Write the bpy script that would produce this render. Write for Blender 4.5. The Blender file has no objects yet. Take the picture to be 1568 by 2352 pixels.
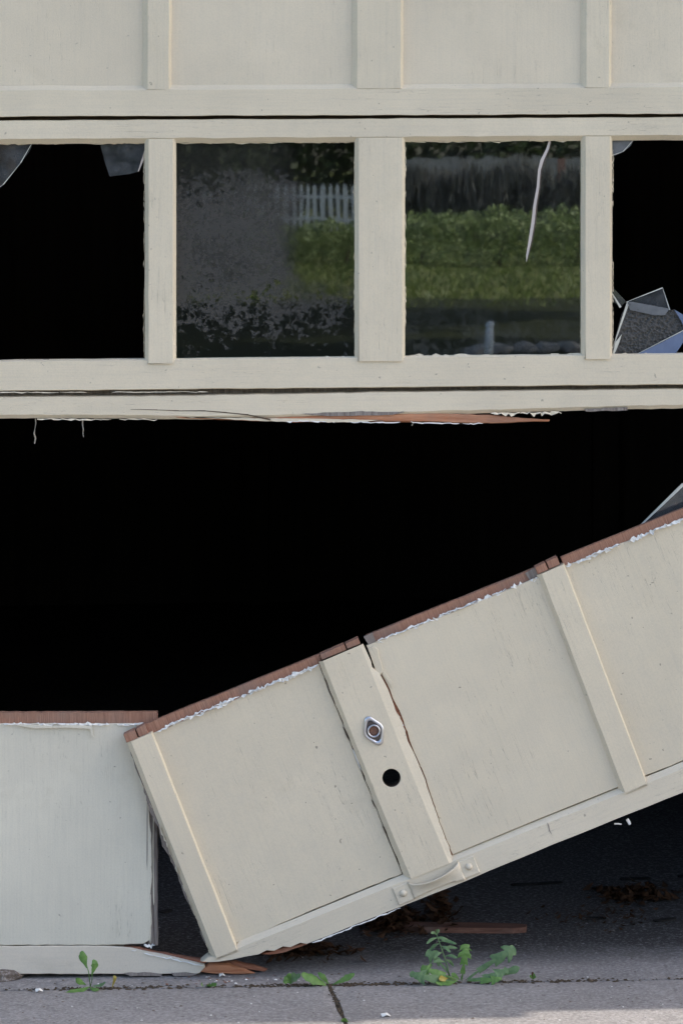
import bpy, bmesh, math, random
from mathutils import Vector, Matrix
from mathutils import noise as mnoise
random.seed(11)
R = math.radians
scene = bpy.context.scene
COL = scene.collection

# ------------------------------------------------------------------ camera, sky, sun, exposure
S = 1170.0            # drawing units per metre on the door plane
D = 7.0               # camera distance to the door plane (door stands on Y = 0)
CX, GY, HY = 784.0, 2240.0, 350.0
HC = (GY - HY) / S    # camera height 1.615 m

cam_d = bpy.data.cameras.new('camera')
cam = bpy.data.objects.new('camera', cam_d)
COL.objects.link(cam)
cam.location = (0, -D, HC)
cam.rotation_euler = (R(90), 0, 0)
cam_d.sensor_fit = 'VERTICAL'
cam_d.sensor_height = 36.0
VH = 2352 / S
cam_d.lens = 36.0 * D / VH
cam_d.shift_y = ((GY - 1176) / S - HC) / VH
cam_d.clip_end = 1000
cam_d.clip_start = 0.1
scene.camera = cam

SUN = Vector((1.05, 0.055, 1.0)).normalized()      # direction towards the sun: from the right, just behind the facade
el = math.asin(SUN.z)
world = bpy.data.worlds.new('World')
scene.world = world
world.use_nodes = True
wn = world.node_tree
sky = wn.nodes.new('ShaderNodeTexSky')
sky.sky_type = 'NISHITA'
sky.sun_disc = False
sky.sun_elevation = el
sky.sun_rotation = math.atan2(SUN.x, SUN.y)
sky.air_density = 1.0
sky.dust_density = 3.0
sky.ozone_density = 1.0
bg = wn.nodes['Background']
bg.inputs[1].default_value = 0.15
wn.links.new(sky.outputs[0], bg.inputs[0])

sun_d = bpy.data.lights.new('sun', 'SUN')
sun_d.energy = 2.3
sun_d.angle = R(0.4)
sun_d.color = (1.0, 0.93, 0.82)
sun = bpy.data.objects.new('sun', sun_d)
COL.objects.link(sun)
sun.rotation_euler = SUN.to_track_quat('Z', 'Y').to_euler()
sun.location = (8, 2, 9)

scene.view_settings.view_transform = 'Standard'
scene.view_settings.look = 'None'
scene.view_settings.gamma = 1.0
scene.view_settings.use_curve_mapping = False
scene.view_settings.exposure = 1.42
scene.render.engine = 'CYCLES'
scene.cycles.use_denoising = True
scene.cycles.use_adaptive_sampling = True
scene.cycles.adaptive_threshold = 0.02
scene.cycles.max_bounces = 5
scene.cycles.transparent_max_bounces = 10

# ------------------------------------------------------------------ small helpers
def gz(x):                                       # the paving tips up slightly towards the right
    return max(-0.03, min(0.03, 0.0166 * x))
def W(px, py, Y=0.0):
    k = (D + Y) / D
    return Vector(((px - CX) / S * k, Y, HC - (py - HY) / S * k))
def PP(pts, Y=0.0):
    return [(W(a, b, Y).x, W(a, b, Y).z) for a, b in pts]
def floor_at(px, py):                            # point of the paving seen at this place
    Y = D * ((GY - HY) / (py - HY) - 1)
    for _ in range(4):
        x = (px - CX) / S * (D + Y) / D
        Y = D * ((HC - gz(x)) * S / (py - HY) - 1)
    return Vector((x, Y, gz(x)))

def thing(name, label, cat, loc=(0, 0, 0), rot=(0, 0, 0), group=None):
    o = bpy.data.objects.new(name, None)
    COL.objects.link(o)
    o.location = loc; o.rotation_euler = rot
    o.empty_display_size = 0.1
    o['label'] = label; o['category'] = cat
    if group: o['group'] = group
    return o
def tag(o, label=None, cat=None, group=None, kind=None):
    if label: o['label'] = label
    if cat: o['category'] = cat
    if group: o['group'] = group
    if kind: o['kind'] = kind
    return o
def link(name, me, mats, parent=None, local=False, origin=None):
    """me is in world coordinates unless local; origin moves a top-level mesh's origin"""
    o = bpy.data.objects.new(name, me)
    COL.objects.link(o)
    if not isinstance(mats, (list, tuple)): mats = [mats]
    for m in mats: me.materials.append(m)
    if parent is not None:
        o.parent = parent
        if not local:
            off = Vector((0, 0, 0)); p = parent
            while p is not None:
                off += p.location; p = p.parent
            me.transform(Matrix.Translation(-off))
    elif origin is not None:
        me.transform(Matrix.Translation(-Vector(origin)))
        o.location = origin
    return o
def mesh_from(verts, faces, name='mesh', smooth=False, midx=None):
    me = bpy.data.meshes.new(name)
    me.from_pydata([tuple(v) for v in verts], [], faces)
    if midx:
        for p, i in zip(me.polygons, midx): p.material_index = i
    me.update()
    bm = bmesh.new(); bm.from_mesh(me)
    bmesh.ops.recalc_face_normals(bm, faces=bm.faces)
    bm.to_mesh(me); bm.free()
    if smooth:
        for p in me.polygons: p.use_smooth = True
    return me
def area2(p):
    return sum(p[i][0] * p[(i + 1) % len(p)][1] - p[(i + 1) % len(p)][0] * p[i][1] for i in range(len(p)))
def offset_poly(p, ins):
    """p counter-clockwise list of (x, z); ins[i] insets the edge i -> i+1"""
    n = len(p); out = []
    for i in range(n):
        a, b, c = Vector(p[i - 1]), Vector(p[i]), Vector(p[(i + 1) % n])
        d1 = (b - a); d2 = (c - b)
        if d1.length < 1e-9 or d2.length < 1e-9:
            out.append((b.x, b.y)); continue
        d1.normalize(); d2.normalize()
        n1 = Vector((-d1.y, d1.x)); n2 = Vector((-d2.y, d2.x))
        e1, e2 = ins[i - 1], ins[i]
        cr = d1.x * d2.y - d1.y * d2.x
        if abs(cr) < 0.25 or (e1 == 0 and e2 == 0):
            v = b + (n1 + n2) * 0.5 * ((e1 + e2) * 0.5)
        else:
            q1 = b + n1 * e1; q2 = b + n2 * e2
            t = ((q2.x - q1.x) * d2.y - (q2.y - q1.y) * d2.x) / cr
            v = q1 + d1 * t
        out.append((v.x, v.y))
    return out
def rough(p, ins, step, amp, keep=()):
    """subdivide the edges and wobble them; edges in keep stay straight"""
    q, e = [], []
    n = len(p)
    for i in range(n):
        a, b = Vector(p[i]), Vector(p[(i + 1) % n])
        d = b - a; L = d.length
        k = 1 if (i in keep or L < step * 1.5) else int(L / step)
        nn = Vector((-d.y, d.x)); nn.normalize()
        for j in range(k):
            v = a + d * (j / k)
            if j: v += nn * random.gauss(0, amp)
            q.append((v.x, v.y)); e.append(ins[i])
    return q, e
def prism_mesh(p, y0, y1, ins=None, cd=0.0, step=None, amp=0.0, keep=()):
    """p: outline seen from the front (x, z); front face at y0, back at y1; ins + cd: chamfer of the front edges"""
    p = [tuple(q) for q in p]
    ins = list(ins) if ins is not None else [0.0] * len(p)
    if area2(p) < 0:
        p = p[::-1]; ins = ins[::-1]; ins = ins[1:] + ins[:1]
    if step: p, ins = rough(p, ins, step, amp, keep)
    n = len(p)
    verts, faces = [], []
    if cd > 0:
        f = offset_poly(p, ins)
        verts += [(x, y0, z) for x, z in f] + [(x, y0 + cd, z) for x, z in p] + [(x, y1, z) for x, z in p]
        faces.append(list(range(n)))
        for r in range(2):
            for i in range(n):
                j = (i + 1) % n
                faces.append([r * n + i, r * n + j, (r + 1) * n + j, (r + 1) * n + i])
        faces.append(list(range(2 * n, 3 * n))[::-1])
    else:
        verts += [(x, y0, z) for x, z in p] + [(x, y1, z) for x, z in p]
        faces.append(list(range(n)))
        for i in range(n):
            j = (i + 1) % n
            faces.append([i, j, n + j, n + i])
        faces.append(list(range(n, 2 * n))[::-1])
    return mesh_from(verts, faces)
def prism(name, p, y0, y1, mat, parent, local=False, **kw):
    return link(name, prism_mesh(p, y0, y1, **kw), mat, parent, local)
def box_vf(x0, x1, y0, y1, z0, z1):
    v = [(x0, y0, z0), (x1, y0, z0), (x1, y1, z0), (x0, y1, z0), (x0, y0, z1), (x1, y0, z1), (x1, y1, z1), (x0, y1, z1)]
    f = [(0, 3, 2, 1), (4, 5, 6, 7), (0, 1, 5, 4), (1, 2, 6, 5), (2, 3, 7, 6), (3, 0, 4, 7)]
    return v, f
def box(name, b, mat, parent=None, origin=None, local=False):
    v, f = box_vf(*b)
    return link(name, mesh_from(v, f), mat, parent, local, origin)
def join_vf(parts):
    V, F = [], []
    for v, f in parts:
        o = len(V); V += list(v); F += [[i + o for i in q] for q in f]
    return V, F
def lathe_vf(prof, n=16, axis='Z'):
    V, F = [], []
    for r, h in prof:
        for i in range(n):
            a = 2 * math.pi * i / n
            c, s = r * math.cos(a), r * math.sin(a)
            V.append((c, s, h) if axis == 'Z' else (c, h, s))
    for k in range(len(prof) - 1):
        for i in range(n):
            j = (i + 1) % n
            F.append([k * n + i, k * n + j, (k + 1) * n + j, (k + 1) * n + i])
    F.append(list(range(n))); F.append(list(range((len(prof) - 1) * n, len(prof) * n)))
    return V, F
def tube_vf(pts, rad, n=6):
    V, F = [], []
    m = len(pts)
    for i, p in enumerate(pts):
        p = Vector(p)
        t = (Vector(pts[min(i + 1, m - 1)]) - Vector(pts[max(i - 1, 0)])).normalized()
        u = t.orthogonal().normalized() if abs(t.z) > 0.99 else t.cross(Vector((0, 0, 1))).normalized()
        w = t.cross(u)
        r = rad[i] if isinstance(rad, (list, tuple)) else rad
        for k in range(n):
            a = 2 * math.pi * k / n
            V.append(p + u * math.cos(a) * r + w * math.sin(a) * r)
    for i in range(m - 1):
        for k in range(n):
            l = (k + 1) % n
            F.append([i * n + k, i * n + l, (i + 1) * n + l, (i + 1) * n + k])
    F.append(list(range(n))); F.append(list(range((m - 1) * n, m * n)))
    return V, F

# ------------------------------------------------------------------ materials
class NT:
    def __init__(s, name):
        s.m = bpy.data.materials.new(name); s.m.use_nodes = True
        s.t = s.m.node_tree; s.n = s.t.nodes
        s.bsdf = s.n['Principled BSDF']; s.out = s.n['Material Output']
    def new(s, ty, **kw):
        nd = s.n.new('ShaderNode' + ty)
        for k, v in kw.items():
            if k.startswith('i_'):
                key = k[2:]; key = int(key) if key.isdigit() else key
                if hasattr(v, 'links') or isinstance(v, bpy.types.NodeSocket): s.t.links.new(v, nd.inputs[key])
                else: nd.inputs[key].default_value = v
            else: setattr(nd, k, v)
        return nd
    def L(s, a, b): s.t.links.new(a, b)
    def coords(s, scale=(1, 1, 1), kind='Object', rnd=True):
        tc = s.new('TexCoord')
        mp = s.new('Mapping'); mp.inputs['Scale'].default_value = scale
        src = tc.outputs[kind]
        if rnd:
            oi = s.new('ObjectInfo')
            ml = s.new('VectorMath', operation='ADD')
            mu = s.new('VectorMath', operation='SCALE'); 
            cb = s.new('CombineXYZ', i_0=oi.outputs['Random'], i_1=oi.outputs['Random'], i_2=oi.outputs['Random'])
            s.L(cb.outputs[0], mu.inputs[0]); mu.inputs['Scale'].default_value = 13.0
            s.L(src, ml.inputs[0]); s.L(mu.outputs[0], ml.inputs[1]); src = ml.outputs[0]
        s.L(src, mp.inputs['Vector'])
        return mp.outputs[0]
    def noise(s, vec, scale, detail=3.0, rough=0.55, dist=0.0):
        nd = s.new('TexNoise'); s.L(vec, nd.inputs['Vector'])
        nd.inputs['Scale'].default_value = scale; nd.inputs['Detail'].default_value = detail
        nd.inputs['Roughness'].default_value = rough; nd.inputs['Distortion'].default_value = dist
        return nd.outputs[0]
    def ramp(s, fac, *stops):
        nd = s.new('ValToRGB'); s.L(fac, nd.inputs[0])
        e = nd.color_ramp.elements
        while len(e) < len(stops): e.new(0.5)
        for q, (p, c) in zip(e, stops):
            q.position = p
            q.color = (c, c, c, 1) if isinstance(c, (int, float)) else (*c, 1)
        return nd.outputs[0]
    def math(s, op, a, b=None, c=None):
        nd = s.new('Math', operation=op)
        for i, v in enumerate((a, b, c)):
            if v is None: continue
            if isinstance(v, (int, float)): nd.inputs[i].default_value = v
            else: s.L(v, nd.inputs[i])
        return nd.outputs[0]
    def mix(s, fac, a, b, mode='MIX'):
        nd = s.new('MixRGB', blend_type=mode)
        for i, v in enumerate((fac, a, b)):
            if isinstance(v, (int, float)): nd.inputs[i].default_value = v if i == 0 else (v, v, v, 1)
            elif isinstance(v, tuple): nd.inputs[i].default_value = (*v, 1)
            else: s.L(v, nd.inputs[i])
        return nd.outputs[0]
    def bump(s, h, strength=0.3, dist=0.002, normal=None):
        nd = s.new('Bump'); s.L(h, nd.inputs['Height'])
        nd.inputs['Strength'].default_value = strength; nd.inputs['Distance'].default_value = dist
        if normal is not None: s.L(normal, nd.inputs['Normal'])
        return nd.outputs[0]
    def done(s, col=None, rough=0.6, normal=None, spec=None, metal=None):
        b = s.bsdf
        if col is not None:
            if isinstance(col, tuple): b.inputs['Base Color'].default_value = (*col, 1)
            else: s.L(col, b.inputs['Base Color'])
        if isinstance(rough, (int, float)): b.inputs['Roughness'].default_value = rough
        else: s.L(rough, b.inputs['Roughness'])
        if normal is not None: s.L(normal, b.inputs['Normal'])
        if spec is not None: b.inputs['Specular IOR Level'].default_value = spec
        if metal is not None: b.inputs['Metallic'].default_value = metal
        return s.m

def paint(name, col, grain='Z', wear=1.0, streak=1.0):
    t = NT(name)
    st = {'Z': (75, 75, 2.2), 'X': (2.2, 75, 75)}[grain]
    st2 = {'Z': (26, 26, 1.3), 'X': (1.3, 26, 26)}[grain]
    v = t.coords()
    vs = t.coords(st)
    vc = t.coords(st2)
    big = t.noise(v, 2.6, 3, 0.6)
    mid = t.noise(v, 22, 3, 0.65)
    fine = t.noise(vs, 3.2, 3, 0.7)
    gr = t.noise(v, 300, 2, 0.6)
    c = t.mix(t.ramp(big, (0.32, 0.0), (0.7, 1.0)), tuple(x * 0.93 for x in col), tuple(min(1, x * 1.05) for x in col))
    c = t.mix(t.math('MULTIPLY', t.ramp(mid, (0.35, 1.0), (0.62, 0.0)), 0.10 * wear), c, (0.42, 0.41, 0.37))
    c = t.mix(t.math('MULTIPLY', t.ramp(fine, (0.3, 1.0), (0.55, 0.0)), 0.20 * streak), c, (0.36, 0.35, 0.32))
    # fine checks in the paint, only here and there
    cr = t.noise(vc, 3.0, 3, 0.6, 0.2)
    line = t.ramp(t.math('ABSOLUTE', t.math('SUBTRACT', cr, 0.5)), (0.0, 1.0), (0.006, 0.0))
    mask = t.ramp(t.noise(v, 5.0, 3), (0.46, 0.0), (0.60, 1.0))
    line = t.math('MULTIPLY', line, mask)
    c = t.mix(t.math('MULTIPLY', line, 0.40 * wear), c, (0.16, 0.14, 0.11))
    # specks of dirt
    sp = t.ramp(t.noise(v, 85, 2, 0.5), (0.735, 0.0), (0.76, 1.0))
    c = t.mix(t.math('MULTIPLY', sp, 0.55 * wear), c, (0.15, 0.13, 0.10))
    stn = t.ramp(t.noise(v, 6.5, 5, 0.65, 0.6), (0.60, 0.0), (0.76, 1.0))
    c = t.mix(t.math('MULTIPLY', stn, 0.22 * wear), c, (0.40, 0.34, 0.23))
    c = t.mix(t.math('MULTIPLY', t.ramp(gr, (0.36, 1.0), (0.56, 0.0)), 0.09), c, (0.30, 0.28, 0.23))
    h = t.math('ADD', t.math('MULTIPLY', fine, 0.6 * streak), t.math('MULTIPLY', gr, 0.35))
    h = t.math('SUBTRACT', h, t.math('MULTIPLY', line, 1.2))
    nb = t.bump(h, 0.35, 0.0012)
    return t.done(c, t.ramp(mid, (0.3, 0.36), (0.7, 0.52)), nb, 0.5)

def rawwood(name, c0, c1, grain='X', grey=0.0):
    t = NT(name)
    st = {'Z': (60, 60, 3), 'X': (3, 60, 60), 'E': (190, 8, 8)}[grain]
    v = t.coords(); vs = t.coords(st)
    f = t.noise(vs, 2.6, 5, 0.7, 0.4)
    c = t.mix(t.ramp(f, (0.34, 0.0), (0.66, 1.0)), c0, c1)
    b = t.noise(v, 9, 4, 0.6)
    c = t.mix(t.math('MULTIPLY', t.ramp(b, (0.48, 0.0), (0.68, 1.0)), 0.35 + grey), c, (0.20, 0.165, 0.145))
    return t.done(c, 0.85, t.bump(f, 0.6, 0.003), 0.15)

CREAM = (0.705, 0.613, 0.46)
PZ = paint('cream_paint_vertical', CREAM, 'Z', 0.9, 0.6)
PX = paint('cream_paint_horizontal', CREAM, 'X', 0.9, 0.6)
PP_ = paint('cream_paint_panel', (0.707, 0.613, 0.465), 'Z', 0.8, 0.38)
PT = paint('cream_paint_weathered_panel', (0.645, 0.565, 0.425), 'Z', 1.2, 0.4)
PTZ = paint('cream_paint_weathered_stile', (0.66, 0.575, 0.43), 'Z', 1.0, 0.5)
PTX = paint('cream_paint_weathered_rail', (0.655, 0.578, 0.445), 'X', 1.0, 0.5)
PB = paint('cool_cream_paint', (0.655, 0.61, 0.495), 'Z', 1.0, 0.65)  # less yellow than the other cream paints
PBX = paint('cool_cream_paint_rail', (0.68, 0.605, 0.49), 'X', 1.0, 0.5)
WOOD = rawwood('bare_red_wood', (0.27, 0.11, 0.07), (0.40, 0.19, 0.12), 'X')
WOODE = rawwood('bare_wood_cut_edge', (0.24, 0.122, 0.083), (0.41, 0.225, 0.155), 'E', 0.15)
WOODG = rawwood('grey_weathered_wood', (0.15, 0.125, 0.11), (0.33, 0.29, 0.26), 'Z', 0.2)
WOODF = rawwood('fresh_split_wood', (0.38, 0.15, 0.075), (0.58, 0.29, 0.17), 'X')
WOODL = rawwood('weathered_lath', (0.15, 0.075, 0.055), (0.27, 0.14, 0.10), 'X', 0.1)
WOODD = rawwood('dark_aged_wood', (0.06, 0.045, 0.035), (0.12, 0.085, 0.06), 'X')
FLK = NT('flaked_white_primer').done((0.74, 0.725, 0.68), 0.7)
STRP = NT('dangling_paint').done((0.33, 0.30, 0.25), 0.8)

def concrete(name, c0, c1, dirt=0.3, inner=None):
    t = NT(name)
    v = t.coords(rnd=False)
    big = t.noise(v, 1.7, 5, 0.6)
    mid = t.noise(v, 14, 5, 0.65)
    g1 = t.noise(v, 130, 4, 0.75)
    g2 = t.noise(v, 420, 2, 0.6)
    c = t.mix(t.ramp(mid, (0.3, 0.0), (0.7, 1.0)), c0, c1)
    if inner:                                    # darker tone blended in beyond the door line
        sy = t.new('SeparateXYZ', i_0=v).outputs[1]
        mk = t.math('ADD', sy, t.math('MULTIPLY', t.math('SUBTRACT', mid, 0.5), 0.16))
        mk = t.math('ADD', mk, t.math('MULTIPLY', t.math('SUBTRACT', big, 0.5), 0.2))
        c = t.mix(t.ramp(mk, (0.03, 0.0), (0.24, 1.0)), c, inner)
    c = t.mix(t.math('MULTIPLY', t.ramp(big, (0.42, 0.0), (0.66, 1.0)), dirt), c, (0.12, 0.105, 0.09))
    c = t.mix(t.math('MULTIPLY', t.ramp(g1, (0.50, 0.0), (0.66, 1.0)), 0.5), c, (0.46, 0.44, 0.43))
    c = t.mix(t.math('MULTIPLY', t.ramp(g1, (0.30, 1.0), (0.46, 0.0)), 0.55), c, (0.07, 0.068, 0.07))
    c = t.mix(t.math('MULTIPLY', t.ramp(g2, (0.66, 0.0), (0.72, 1.0)), 0.5), c, (0.52, 0.50, 0.50))
    sp = t.ramp(t.noise(v, 48, 2, 0.5), (0.70, 0.0), (0.74, 1.0))
    c = t.mix(t.math('MULTIPLY', sp, 0.5), c, (0.07, 0.06, 0.055))
    nb = t.bump(t.math('ADD', g1, t.math('MULTIPLY', g2, 0.5)), 0.5, 0.003)
    return t.done(c, 0.9, nb, 0.2)
CONC = concrete('concrete', (0.205, 0.193, 0.188), (0.285, 0.268, 0.26))
FLOORM = concrete('garage_floor_concrete', (0.195, 0.184, 0.18), (0.27, 0.255, 0.247), 0.3, (0.07, 0.063, 0.060))
DIRT = NT('joint_dirt'); DIRT = DIRT.done(DIRT.mix(DIRT.noise(DIRT.coords(rnd=False), 90, 4), (0.035, 0.028, 0.022), (0.10, 0.075, 0.05)), 0.95, None, 0.1)
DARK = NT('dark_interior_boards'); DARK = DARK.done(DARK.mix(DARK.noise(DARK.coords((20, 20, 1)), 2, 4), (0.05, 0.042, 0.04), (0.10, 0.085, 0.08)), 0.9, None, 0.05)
STUCCO = NT('stucco'); STUCCO = STUCCO.done(STUCCO.mix(STUCCO.noise(STUCCO.coords(rnd=False), 6, 5), (0.50, 0.48, 0.43), (0.58, 0.56, 0.50)), 0.9)
SHING = NT('roof_felt'); SHING = SHING.done(SHING.mix(SHING.noise(SHING.coords((4, 4, 4)), 12, 4), (0.05, 0.05, 0.05), (0.12, 0.11, 0.10)), 0.95)
METAL = NT('dull_chrome'); METAL = METAL.done(METAL.mix(METAL.noise(METAL.coords(), 160, 3), (0.50, 0.50, 0.53), (0.68, 0.68, 0.70)), 0.32, None, None, 1.0)
METALD = NT('worn_metal_crack_shade').done((0.09, 0.075, 0.07), 0.55, None, None, 0.6)
RUSTM = NT('rusty_core'); RUSTM = RUSTM.done(RUSTM.mix(RUSTM.noise(RUSTM.coords(), 240, 4), (0.05, 0.04, 0.04), (0.26, 0.11, 0.06)), 0.8)
STEEL = NT('galvanised_steel').done((0.35, 0.35, 0.36), 0.5, None, None, 0.8)

def glass(name, film='clear', ior=2.1):
    t = NT(name)
    t.n.remove(t.bsdf)
    tc = t.new('TexCoord')
    sep = t.new('SeparateXYZ', i_0=tc.outputs['Generated'])
    x, z = sep.outputs[0], sep.outputs[2]
    v = t.coords(rnd=False)
    wav = t.bump(t.noise(v, 6, 2), 0.014, 0.004)
    fr = t.new('Fresnel'); fr.inputs[0].default_value = ior
    gl = t.new('BsdfGlossy'); gl.inputs['Roughness'].default_value = 0.013
    gl.inputs['Color'].default_value = (0.96, 1.0, 0.97, 1)
    t.L(wav, gl.inputs['Normal'])
    tr = t.new('BsdfTransparent'); tr.inputs[0].default_value = (0.90, 0.94, 0.92, 1)
    base = t.new('MixShader', i_0=fr.outputs[0], i_1=tr.outputs[0], i_2=gl.outputs[0])
    df = t.new('BsdfDiffuse')
    n4 = t.noise(v, 9, 6, 0.6, 0.3); n12 = t.noise(v, 34, 4, 0.6); n60 = t.noise(v, 95, 5, 0.7); n200 = t.noise(v, 240, 3, 0.6)
    if film == 'grimy':
        a = t.math('ADD', x, t.math('MULTIPLY', t.math('SUBTRACT', n4, 0.5), 0.55))
        m1 = t.ramp(t.math('ADD', a, t.math('MULTIPLY', t.math('SUBTRACT', n60, 0.5), 0.3)), (0.56, 1.0), (0.74, 0.0))
        low = t.ramp(t.math('ADD', z, t.math('MULTIPLY', t.math('SUBTRACT', n12, 0.5), 0.25)), (0.26, 0.85), (0.36, 0.0))
        m1 = t.math('MAXIMUM', m1, low)
        b = t.math('ADD', z, t.math('MULTIPLY', t.math('SUBTRACT', n12, 0.5), 0.75))
        b = t.math('ADD', b, t.math('MULTIPLY', t.math('SUBTRACT', n60, 0.5), 0.8))
        b = t.math('ADD', b, t.math('MULTIPLY', t.math('SUBTRACT', n200, 0.5), 0.35))
        m2 = t.ramp(b, (0.17, 0.0), (0.25, 1.0))
        e = t.math('ADD', t.math('ADD', z, t.math('MULTIPLY', t.math('SUBTRACT', n4, 0.5), 0.6)), t.math('MULTIPLY', t.math('SUBTRACT', n60, 0.5), 0.6))
        m3 = t.ramp(e, (0.74, 1.0), (0.82, 0.25))
        m4 = t.ramp(t.math('ADD', t.math('MULTIPLY', n200, 0.5), t.math('ADD', t.math('MULTIPLY', n60, 0.5), t.math('MULTIPLY', n4, 0.4))), (0.52, 0.35), (0.70, 1.0))
        mk = t.math('MULTIPLY', t.math('MULTIPLY', m1, m2), t.math('MULTIPLY', m3, m4))
        mk = t.math('ADD', t.math('MULTIPLY', mk, 0.80), t.math('MULTIPLY', n60, 0.05))
        df.inputs[0].default_value = (0.073, 0.071, 0.067, 1)
    elif film == 'clear':
        scv = t.coords((40, 40, 3), rnd=False)
        sc_ = t.ramp(t.noise(scv, 3, 3), (0.6, 0.0), (0.72, 1.0))
        bot = t.ramp(z, (0.0, 1.0), (0.30, 0.0))
        m2 = t.math('MULTIPLY', t.ramp(t.math('ADD', t.math('MULTIPLY', n12, 0.6), t.math('MULTIPLY', n60, 0.4)), (0.46, 0.0), (0.6, 1.0)), t.math('ADD', bot, 0.25))
        mk = t.math('ADD', t.math('ADD', t.math('MULTIPLY', m2, 0.28), t.math('MULTIPLY', sc_, 0.08)), t.math('MULTIPLY', n60, 0.02))
        df.inputs[0].default_value = (0.085, 0.09, 0.088, 1)
    elif film == 'shard':
        mk = t.ramp(n12, (0.35, 0.25), (0.65, 0.8))
        df.inputs[0].default_value = (0.085, 0.09, 0.095, 1)
    elif film == 'obscure':
        vor = t.new('TexVoronoi'); t.L(v, vor.inputs['Vector']); vor.inputs['Scale'].default_value = 170
        mk = t.ramp(vor.outputs['Distance'], (0.25, 0.75), (0.55, 1.0))
        cc = t.mix(t.ramp(vor.outputs['Distance'], (0.3, 0.0), (0.7, 1.0)), (0.045, 0.045, 0.044), (0.09, 0.088, 0.086))
        t.L(cc, df.inputs[0])
        nb = t.bump(vor.outputs['Distance'], 1.0, 0.004)
        t.L(nb, gl.inputs['Normal']); t.L(nb, df.inputs['Normal'])
    elif film == 'sky_tint':
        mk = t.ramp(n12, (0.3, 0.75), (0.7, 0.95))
        df.inputs[0].default_value = (0.17, 0.215, 0.33, 1)  # blue sky reflection put into the diffuse colour
    elif film == 'milky':
        mk = t.ramp(n12, (0.3, 0.55), (0.7, 0.9))
        df.inputs[0].default_value = (0.20, 0.21, 0.225, 1)
    fin = t.new('MixShader', i_0=mk, i_1=base.outputs[0], i_2=df.outputs[0])
    t.L(fin.outputs[0], t.out.inputs[0])
    return t.m
G_GRIME = glass('grimy_glass', 'grimy')
G_CLEAR = glass('old_window_glass', 'clear', 2.4)
G_SHARD = glass('dusty_glass', 'shard')
G_OBSC = glass('pebbled_glass', 'obscure')
G_SKYTINT = glass('sky_tint_glass', 'sky_tint')
G_MILK = glass('milky_glass', 'milky')
G_EDGE = NT('broken_glass_edge').done((0.58, 0.58, 0.52), 0.4)
G_CRACK = NT('crack_glint').done((0.62, 0.52, 0.46), 0.3)

def leafmat(name, c0, c1, sc=60):
    t = NT(name)
    v = t.coords()
    c = t.mix(t.ramp(t.noise(v, sc, 4, 0.6), (0.35, 0.0), (0.65, 1.0)), c0, c1)
    t.done(c, 0.5, None, 0.3)
    tl = t.new('BsdfTranslucent'); t.L(c, tl.inputs[0])
    mx = t.new('MixShader', i_0=0.3, i_1=t.bsdf.outputs[0], i_2=tl.outputs[0])
    t.L(mx.outputs[0], t.out.inputs[0])
    return t.m
LEAF = leafmat('dandelion_leaf', (0.095, 0.20, 0.05), (0.17, 0.30, 0.085))
LEAF2 = leafmat('blue_green_leaf', (0.10, 0.185, 0.08), (0.18, 0.28, 0.13))
LEAFY = leafmat('yellowed_leaf', (0.40, 0.30, 0.05), (0.45, 0.36, 0.10))
LEAFB = leafmat('dead_leaf', (0.05, 0.028, 0.016), (0.13, 0.062, 0.032))
HEDGE = leafmat('hedge_leaf', (0.08, 0.125, 0.035), (0.31, 0.37, 0.17), 3.0)
TREEL = leafmat('tree_leaf', (0.03, 0.05, 0.015), (0.06, 0.08, 0.03))
BARK = rawwood('bark', (0.05, 0.04, 0.03), (0.13, 0.10, 0.08), 'Z')
LAWN = NT('lawn'); LAWN = LAWN.done(LAWN.mix(LAWN.noise(LAWN.coords(rnd=False), 1.3, 6, 0.7), (0.065, 0.075, 0.022), (0.12, 0.125, 0.045)), 0.9, None, 0.1)
GRASSM = leafmat('grass_blade', (0.075, 0.11, 0.03), (0.16, 0.20, 0.06), 1.2)
ASPH = NT('asphalt'); ASPH = ASPH.done(ASPH.mix(ASPH.noise(ASPH.coords(rnd=False), 60, 5), (0.03, 0.03, 0.032), (0.07, 0.07, 0.07)), 0.9)
LAWN_SHADE = NT('shade_dark_lawn'); LAWN_SHADE = LAWN_SHADE.done(LAWN_SHADE.mix(LAWN_SHADE.noise(LAWN_SHADE.coords(rnd=False), 5, 6, 0.7), (0.012, 0.014, 0.008), (0.045, 0.05, 0.025)), 0.95, None, 0.05)  # lawn under the trees, its shade put into the dark green
KERBM = concrete('kerb_stone', (0.22, 0.20, 0.20), (0.34, 0.31, 0.31), 0.2)
WHITEP = NT('white_fence_paint'); WHITEP = WHITEP.done(WHITEP.mix(WHITEP.noise(WHITEP.coords(), 9, 4), (0.55, 0.57, 0.62), (0.75, 0.76, 0.80)), 0.7)
GREYB = rawwood('silvered_fence_board', (0.17, 0.17, 0.175), (0.38, 0.37, 0.37), 'Z')
REDB = rawwood('red_fence_board', (0.24, 0.13, 0.11), (0.38, 0.21, 0.17), 'Z')
TANS = NT('tan_siding_paint').done((0.62, 0.47, 0.33), 0.8)
STONE = concrete('brown_stone', (0.09, 0.07, 0.055), (0.17, 0.135, 0.11), 0.2)
CHAR = rawwood('charred_stick', (0.008, 0.008, 0.008), (0.03, 0.028, 0.026), 'X')

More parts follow.
